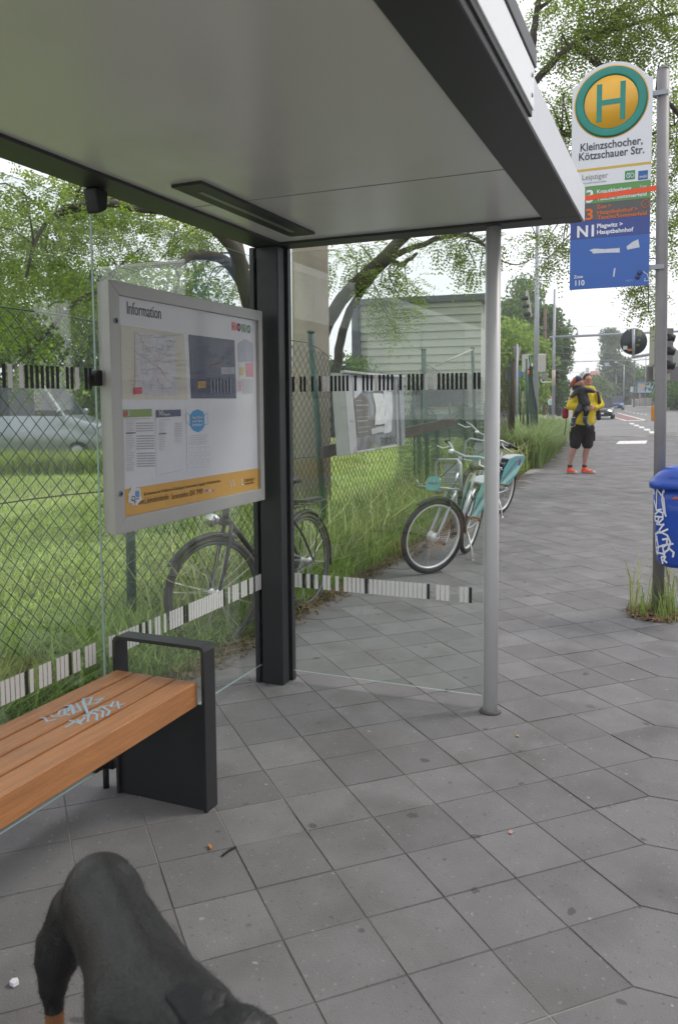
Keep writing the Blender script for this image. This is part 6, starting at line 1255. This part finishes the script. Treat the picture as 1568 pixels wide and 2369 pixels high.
for (x, tip, s) in ((487,40,-1),(735,95,1)):
    mb = MB(); h = K(x-10,2112,.05); t_ = K(x+tip,2118,-.17); mb.capsule(h, .050, h+(t_-h)*.45, .052); mb.capsule(h+(t_-h)*.45, .050, t_, .040); mb.capsule(K(x,2060,.03), .052, K(x,2100,.03), .052); sh2 = organic('shoe', mb, [M_shoe, M_sole], mn, .010, 3, world=False, pick=lambda c: 1 if c.z < .022 else 0)
    for v in sh2.data.vertices: v.co.z = max(v.co.z, .004)
    mb = MB(); mb.tube([K(x,2060,.03), K(x-2,1995,.03)], [.047,.043], 12); mb.build('sock', M_jack, mn, world=False)
    mb = MB(); mb.capsule(h+(t_-h)*.88+Vector((0,0,.004)), .036, t_+Vector((0,-.008,.002)), .034); tc_ = mb.build('toe_cap', M_sole, sh2, world=False)
    for i in range(3): mb = MB(); c = h+(t_-h)*(.42+.12*i)+Vector((0,0,.052-.006*i)); mb.tube([c+Vector((-.028,0,0)), c+Vector((.028,0,0))], .005, 6); mb.build('lace', M_sole, sh2, world=False)
mb = MB(); mb.ell(K(757,535,.022), (.086,.098,.105), 18, 12)
hr = organic('hair', mb, M_hair, mn, .010, 2, world=False)
for v in hr.data.vertices:
    if v.co.y < -.045 and v.co.z < K(0,505).z: v.co.y = -.045
mb = MB(); 
for s in (-1, 1): mb.torus(K(759+s*36,553,-.104), (0,1,0), .024, (.003,.003), n=20, k=5)
mb.tube([K(750,550,-.108), K(768,550,-.108)], .003, 5); mb.tube([K(695,550,-.10), K(688,556,0)], .003, 5); mb.tube([K(822,550,-.10), K(830,556,0)], .003, 5); mb.build('glasses', mat('dark_red_frame', (.06,.015,.015), .4), mn, world=False)
mb = MB(); mb.tube([K(915,740,.0), K(908,790,-.13), K(905,880,-.17), K(905,960,-.185)], .030, 10); mb.tube([K(915,960,-.15), K(930,1080,-.08)], .012, 8); mb.build('bag_strap', M_jack, mn, world=False)
mb = MB(); mb.capsule(K(935,1110,-.05), .045, K(938,1205,-.05), .045); organic('pouch', mb, M_jack, mn, .012, 3, world=False)
rb = thing('red_bag', 'small dark red bag hanging behind the man on the left', 'bag', FT, (0,0,PR)); mb = MB(); mb.capsule(K(415,1075,.10), .06, K(410,1160,.10), .065); organic('pouch', mb, mat('dark_red_cloth', (.25,.02,.03), .8, var=.2), rb, .012, 3, world=False); mb = MB(); mb.tube([K(430,1220,.1), K(425,1330,.1), K(400,1490,.1)], .008, 6); mb.tube([K(420,1040,.1), K(500,860,.12)], .012, 6); mb.build('strap', M_jack, rb, world=False)
ch = thing('person', 'small child in a black jacket, dark cap and blue boots carried on the arm', 'person', FT, (0,0,PR))
mb = MB(); Y = -.26
mb.ell(K(525,590,Y), (.075,.078,.088), 16, 11); mb.capsule(K(575,600,Y-.03), .028, K(580,625,Y-.03), .022); mb.capsule(K(596,592,Y-.02), .010, K(600,602,Y-.02), .010, 8); mb.capsule(K(530,640,Y), .045, K(560,720,Y), .05); mb.capsule(K(590,740,Y), .085, K(640,930,Y), .10)
mb.capsule(K(630,720,Y-.02), .04, K(720,740,Y-.04), .034); mb.capsule(K(720,740,Y-.04), .034, K(800,755,Y+.03), .026); mb.capsule(K(520,720,Y), .04, K(450,800,Y-.03), .034); mb.capsule(K(450,800,Y-.03), .032, K(400,850,Y-.05), .026)
for (w0, dx, dy) in ((K(808,756,Y+.03),.02,0),(K(392,858,Y-.06),-.012,-.016)):
    mb.capsule(w0, .020, w0+Vector((dx,0,dy)), .020)
    for i in range(4): f0 = w0+Vector((dx*1.4,-.004,dy*1.4+.014-.009*i)); mb.capsule(f0, .0065, f0+Vector((dx*1.1,-.002,dy*1.2-.002*i)), .0055, 6)
    mb.capsule(w0+Vector((0,-.012,.012)), .007, w0+Vector((dx*.8,-.022,.02+dy)), .006, 6)
for (a, b, c, d) in ((K(590,980,Y), K(500,1090,Y-.07), K(450,1215,Y-.02), K(420,1300,Y-.08)), (K(650,980,Y), K(645,1080,Y-.09), K(640,1200,Y-.03), K(660,1320,Y-.09))):
    mb.capsule(a, .075, b, .058); mb.capsule(b, .055, c, .042); mb.capsule(c, .04, d, .035)
organic('body', mb, [M_skin, M_jack], ch, .0085, 3, world=False, pick=lambda c: 0 if (c.z > K(0,655).z or c.x > K(785,0).x or c.x < K(412,0).x) and c.z > K(0,930).z else 1)
mb = MB(); mb.capsule(K(560,715,Y), .075, K(630,940,Y), .118); mb.capsule(K(600,720,Y-.02), .065, K(720,742,Y-.04), .050); mb.capsule(K(720,742,Y-.04), .048, K(790,755,Y+.02), .036); mb.capsule(K(520,725,Y), .060, K(455,795,Y-.03), .048); mb.capsule(K(455,795,Y-.03), .046, K(402,845,Y-.055), .034); mb.capsule(K(480,690,Y+.05), .05, K(560,690,Y+.05), .05)
organic('jacket', mb, M_jack, ch, .012, 4, world=False)
for (b, c, d) in ((K(500,1095,Y-.07), K(450,1210,Y-.02), K(405,1300,Y-.10)), (K(645,1085,Y-.09), K(640,1200,Y-.03), K(680,1325,Y-.12))):
    mb = MB(); e = b+(c-b)*.85; mb.capsule(e, .046, c+Vector((0,0,-.045)), .044); mb.capsule(c+Vector((0,0,-.055)), .044, d, .032); bt = organic('boot', mb, M_boot, ch, .009, 2, world=False)
    mb = MB(); mb.torus(e+Vector((0,0,.01)), (0,0,1), .047, .008, n=20, k=6); mb.build('boot_cuff', M_sole, bt, world=False)
mb = MB(); mb.ell(K(516,568,Y+.005), (.086,.086,.080), 16, 10); mb.capsule(K(445,610,Y+.03), .045, K(425,660,Y+.04), .035); cpn = organic('cap', mb, [mat('navy_cap', (.03,.025,.06), .8), mat('rust_cap', (.35,.09,.05), .8)], ch, .010, 2, world=False, pick=lambda c: 1 if c.x < K(468,0).x else 0)
for v in cpn.data.vertices:
    if v.co.x > K(548,0).x and v.co.z < K(0,575).z: v.co.x = K(548,0).x
# cyclist far off
cq = G(1273,967); cs_ = thing('person', 'distant person in a pale top cycling beside the slim gantry pole', 'person', cq, (0,0,PR)); mb = MB(); mb.ell((0,0,1.62), (.09,.10,.12)); mb.capsule((0,0,1.05), .15, (0,0,1.38), .17); mb.capsule((-.08,0,1.0), .09, (-.09,-.15,.62), .07); mb.capsule((.08,0,1.0), .09, (.09,-.05,.55), .07); mb.capsule((-.09,-.15,.62), .06, (-.09,-.05,.22), .045); mb.capsule((.09,-.05,.55), .06, (.09,.05,.14), .045); mb.capsule((-.17,0,1.38), .055, (-.24,-.25,1.12), .04); mb.capsule((.17,0,1.38), .055, (.24,-.25,1.12), .04); mb.capsule((0,0,1.4), .06, (0,0,1.55), .05)
organic('body', mb, [M_skin, mat('pale_teal_top', (.38,.52,.50), .8), M_jack], cs_, .02, 2, world=False, pick=lambda c: 0 if c.z > 1.48 else (1 if c.z > 1.0 else 2)); mb = MB(); mb.ell((0,.02,1.66), (.10,.11,.11)); mb.build('hair', mat('fair_hair', (.35,.22,.12), .8), cs_, world=False)
bk_ = thing('bicycle', 'distant bicycle under the person in the pale top', 'bicycle', cq, (0,0,PR)); 
for y in (-.5,.5): mb = MB(); mb.torus((0,y,.34), (1,0,0), .32, .02, n=28, k=6); mb.build('wheel', M_tyre, bk_, world=False)
mb = MB(); mb.tube([(0,.5,.34),(0,.05,.3),(0,-.42,.8),(0,-.5,.34)], .018, 6); mb.tube([(0,.05,.3),(0,.18,.9)], .018, 6); mb.build('frame', M_blk, bk_, world=False); mb = MB(); mb.tube([(-.28,-.32,1.08),(0,-.4,1.08),(.28,-.32,1.08)], .015, 6); mb.tube([(0,-.42,.8),(0,-.4,1.08)], .015, 6); mb.build('handlebar', M_alu, bk_, world=False); mb = MB(); mb.ell((0,-.5,.9), (.06,.05,.06)); mb.build('headlamp', mat('cycle_lamp', (1,1,.95), .3, emit=3, var=0), bk_, world=False); mb = MB(); mb.ell((0,.18,.93), (.09,.13,.04)); mb.build('saddle', M_seat, bk_, world=False)

# ------------------------------------------------------------------ dog
M_fur = mat('black_fur', (.012,.012,.013), .42, var=.35, vs=9, bump=.30, bs=330, stretch=(.5,1,1), spec=.55); M_fur.node_tree.nodes['Principled BSDF'].inputs['Coat Weight'].default_value = .0; M_fur.node_tree.nodes['Principled BSDF'].inputs['Coat Roughness'].default_value = .42; M_tan = mat('tan_fur', (.26,.11,.04), .75, var=.2, vs=20, bump=.4, bs=300); M_ear = mat('ear_fur', (.007,.007,.009), .5, bump=.3, bs=300)
def Dz(x, y, z): return onz(x, y, z)
hipC = Dz(240,2098,.43); mdC = Dz(305,2225,.455); shC = Dz(352,2372,.45)
dg_ = thing('dog', 'black dog with a tan hind leg seen from above in the corner', 'dog', (hipC.x, hipC.y, 0))
dr_ = (shC-hipC); dr_.z = 0; dr_.normalize(); sdv = Vector((-dr_.y, dr_.x, 0))
mb = MB()
mb.ell(hipC+Vector((0,0,.0)), (.090,.090,.100), 20, 12); mb.capsule(hipC, .086, mdC, .088, 20); mb.capsule(mdC, .088, shC, .118, 20); mb.ell(shC+Vector((0,0,-.05)), (.120,.120,.15), 20, 12); mb.capsule(mdC+Vector((0,0,-.06)), .08, shC+Vector((0,0,-.10)), .11, 18)
mb.capsule(hipC+Vector((0,0,.060)), .040, mdC+Vector((0,0,.055)), .040); mb.capsule(mdC+Vector((0,0,.055)), .040, shC+Vector((0,0,.085)), .045)
mb.ell(hipC-dr_*.035+Vector((0,0,.012)), (.080,.080,.082), 20, 12)
L_th, L_kn, L_hk = Dz(172,2108,.385), Dz(133,2215,.28), Dz(124,2318,.185)
R_th = hipC+sdv*.055+Vector((0,0,-.05)); R_kn = R_th+dr_*.06+Vector((0,0,-.12)); R_hk = R_kn-dr_*.10+Vector((0,0,-.09))
for th, kn, hk in ((L_th, L_kn, L_hk), (R_th, R_kn, R_hk)):
    pw = Vector((hk.x,hk.y,.03))+dr_*.035
    mb.capsule(th, .058, kn, .052); mb.capsule(kn+Vector((0,0,.03)), .050, hk+Vector((0,0,.03)), .032); mb.capsule(hk+Vector((0,0,.03)), .030, hk, .024); mb.capsule(hk, .023, pw, .020); mb.capsule(pw, .024, pw+dr_*.045, .021)
    for t in (-1,-.33,.33,1): mb.capsule(pw+dr_*.045+sdv*t*.020, .012, pw+dr_*.072+sdv*t*.024+Vector((0,0,-.010)), .011, 8)
for s_ in (-1, 1):
    fs_ = shC+sdv*s_*.075+Vector((0,0,-.08)); el = fs_-dr_*.03+Vector((0,0,-.13)); wr = Vector((el.x,el.y,.10))+dr_*.02; pf_ = wr+dr_*.02+Vector((0,0,-.07))
    mb.capsule(fs_, .064, el, .042); mb.capsule(el, .036, wr, .027); mb.capsule(wr, .025, pf_, .025); mb.capsule(pf_, .027, pf_+dr_*.045, .022)
    for t in (-1,-.33,.33,1): mb.capsule(pf_+dr_*.04+sdv*t*.020, .012, pf_+dr_*.072+sdv*t*.024+Vector((0,0,-.010)), .011, 8)
hdC = Dz(540,2455,.565); nk = shC+Vector((0,0,.02)); mb.capsule(nk, .110, (nk+hdC)/2, .085); mb.capsule((nk+hdC)/2, .085, hdC+Vector((0,0,-.02)), .072); mb.ell(hdC, (.076,.076,.068))
hf = (Dz(650,2660,.47)-hdC).normalized(); mb.capsule(hdC+hf*.05+Vector((0,0,-.015)), .046, hdC+hf*.15+Vector((0,0,-.03)), .034); mb.ell(hdC+hf*.18+Vector((0,0,-.02)), (.018,.018,.015))
hleft = Vector((-hf.y, hf.x, 0)).normalized()
def dpick(c):
    if c.z < .170 and (c-shC).length > .05: return 1
    r_ = (c-(hdC+hf*.15)); return 1 if (r_.length < .06 and c.z < hdC.z-.045) else 0
bd_ = organic('body', mb, [M_fur, M_tan], dg_, .0075, 9, pick=dpick)
def coat_of(o, n, ln, par, m):
    me = o.data; off = np.array(wloc(o)[:]); A_ = np.array([p.area for p in me.polygons]); Cn = np.array([p.center[:] for p in me.polygons])+off; Nn = np.array([p.normal[:] for p in me.polygons]); mi_ = np.array([p.material_index for p in me.polygons])
    ok = (mi_ == 0); A_ = A_*ok; ix = rng.choice(len(A_), n, p=A_/A_.sum()); c = Cn[ix]+rng.normal(size=(n,3))*.003; N_ = Nn[ix]
    d = -np.array(dr_[:])[None]*1.0+np.array([[0,0,-.8]])+rng.normal(size=(n,3))*.30; d -= N_*(d*N_).sum(1)[:,None]; d /= np.linalg.norm(d, axis=1)[:,None]; sd3 = np.cross(N_, d); L = ln*(.6+.8*rng.random((n,1)))
    a = c+N_*.0004; return rawquads('coat', np.stack([a-sd3*.0006, a+sd3*.0006, a+d*L+N_*L*(.05+.16*rng.random((n,1)))], 1).reshape(-1,3), m, par, tri=True)
M_hairs = mat('black_hairs', (.012,.012,.013), .36, var=.3, vs=9, island=.8, spec=.5)
coat_of(bd_, 45000, .0075, dg_, M_hairs)
for base, tips in ((Dz(482,2400,.60), [(395,2305,.62),(425,2288,.625),(465,2296,.625),(512,2308,.62)]), (Dz(605,2425,.60), [(592,2356,.61),(628,2372,.60)])):
    mb = MB()
    for (x_, y_, z_) in tips: mb.capsule(base, .020, Dz(x_, y_, z_), .010)
    for a_1, b_1 in zip(tips, tips[1:]): mb.capsule(Dz(*a_1), .011, Dz(*b_1), .011); mb.capsule((base+Dz(*a_1))/2, .016, (base+Dz(*b_1))/2, .016)
    organic('ear', mb, M_ear, dg_, .0055, 4)
for s_ in (-1, 1): mb = MB(); mb.ell(hdC+hf*.07+hleft*s_*.032+Vector((0,0,.028)), (.011,.011,.009)); mb.build('eye', mat('dog_eye_'+str(s_), (.02,.012,.008), .15, var=0), dg_)
mb = MB(); mb.ell(hdC+hf*.195+Vector((0,0,-.015)), (.016,.016,.013)); mb.build('nose', M_black, dg_)

# ------------------------------------------------------------------ litter on the slabs
def small(name, lab, cat, x, y, pts, c, h=.004, z=.003, ang=0.0, group=None):
    p = onz(x, y, z); t = None; mb = MB(); ca, sa = math.cos(ang), math.sin(ang)
    mb.prism([(p.x+a*ca-b*sa, p.y+a*sa+b*ca, z) for a, b in pts], (0,0,h)); o = mb.build(name, mat(name+'_c%d' % (x+y), c, .7, var=.15, vs=80), None); tag(o, lab, cat, group); return o
small('cigarette_end', 'orange cigarette end lying on a slab joint near the dog', 'cigarette end', 486,1962, [(-.012,-.004),(.012,-.004),(.012,.004),(-.012,.004)], (.55,.25,.09), .007, ang=.9)
small('twig', 'short dark twig on the slabs right of the cigarette end', 'twig', 530,1971, [(-.035,-.003),(0,-.001),(.03,-.006),(.032,-.002),(0,.004),(-.035,.001)], (.02,.02,.022), .006, ang=-.2)
small('foil_scrap', 'shiny crumpled foil scrap at the left edge beside the dog', 'litter', 33,2278, [(-.010,-.008),(.004,-.012),(.012,.0),(.005,.011),(-.008,.008)], (.75,.72,.80), .010)
small('leaf', 'dry yellow leaf on the slabs right of the front post', 'leaf', 1197,1703, [(-.012,0),(-.004,-.007),(.012,0),(-.004,.007)], (.45,.25,.10), .003, ang=.5)
small('leaf', 'pale leaf left of the litter bin weeds', 'leaf', 1457,1640, [(-.02,0),(-.004,-.008),(.02,0),(-.004,.008)], (.50,.47,.25), .003, ang=.2) if False else None
small('paper_scrap', 'pink paper scrap in the lower middle of the pavement', 'litter', 1181,1926, [(-.011,-.006),(.010,-.007),(.012,.005),(-.009,.007)], (.42,.25,.22), .002)
small('leaf', 'orange leaf behind the side pane', 'leaf', 1027,1436, [(-.016,0),(-.004,-.010),(.016,0),(-.004,.010)], (.45,.22,.14), .003)
small('leaf', 'dark curled leaf left of the front post', 'leaf', 1033,1598, [(-.012,0),(-.004,-.008),(.012,0),(-.004,.008)], (.05,.035,.03), .006)

# ------------------------------------------------------------------ the other side of the street (mirrored in the glass and the enamel)
t_lab = ['broad street tree opposite the stop nearest the shelter','second street tree across the road from the shelter','third street tree across the road','fourth street tree across the road','fifth street tree across the road behind the photographer']
for k, (u, v, h) in enumerate(((6,-19,9),(15,-20,10),(25,-21,9.5),(-4,-20,10),(-15,-19,9))):
    q = random.Random(40+k); leafy('street_tree', t_lab[k], Vector((u,v,0)), [((u+q.uniform(-3.4,3.4), v+q.uniform(-3,3), h*.35+q.uniform(0,h*.65)), (1.3,1.3,1.0), 240) for _ in range(26)], L_mid, .28, .25)
op = thing('town_house', 'pale three storey town house across the road from the shelter', 'building', (4,-30,0)); mb = MB(); mb.box((-22,-38,-.1), (34,-28,9.5)); mb.build('wall', M_wh, op)
mb = MB(); mb.prism([(-22.4,-27.4,9.5),(-22.4,-38.6,9.5),(-22.4,-33,13)], (56.8,0,0)); mb.build('roof', M_rr, op)
for k in range(13):
    for z in (1.2,4.2,7.0): mb = MB(); mb.box((-20+k*4.2,-28.0,z), (-18.8+k*4.2,-27.97,z+1.6)); mb.build('window', M_cglass, op)
sheet('far_side_pavement', [(-40,-16),(60,-16),(60,-28),(-40,-28)], M_kerb, dz=.0, follow=False)

# ------------------------------------------------------------------ haze
HM = bpy.data.materials.new('haze_air'); HM.use_nodes = True; t = HM.node_tree; t.nodes.clear(); ho = t.nodes.new('ShaderNodeOutputMaterial'); pv = t.nodes.new('ShaderNodeVolumePrincipled')
pv.inputs['Color'].default_value = (.95,.96,1,1); pv.inputs['Density'].default_value = .0010; pv.inputs['Anisotropy'].default_value = .2; t.links.new(pv.outputs[0], ho.inputs['Volume'])
mb = MB(); mb.box((-65,-155,-1.1), (625,265,21)); hz = mb.build('haze', HM, None, kind='stuff')
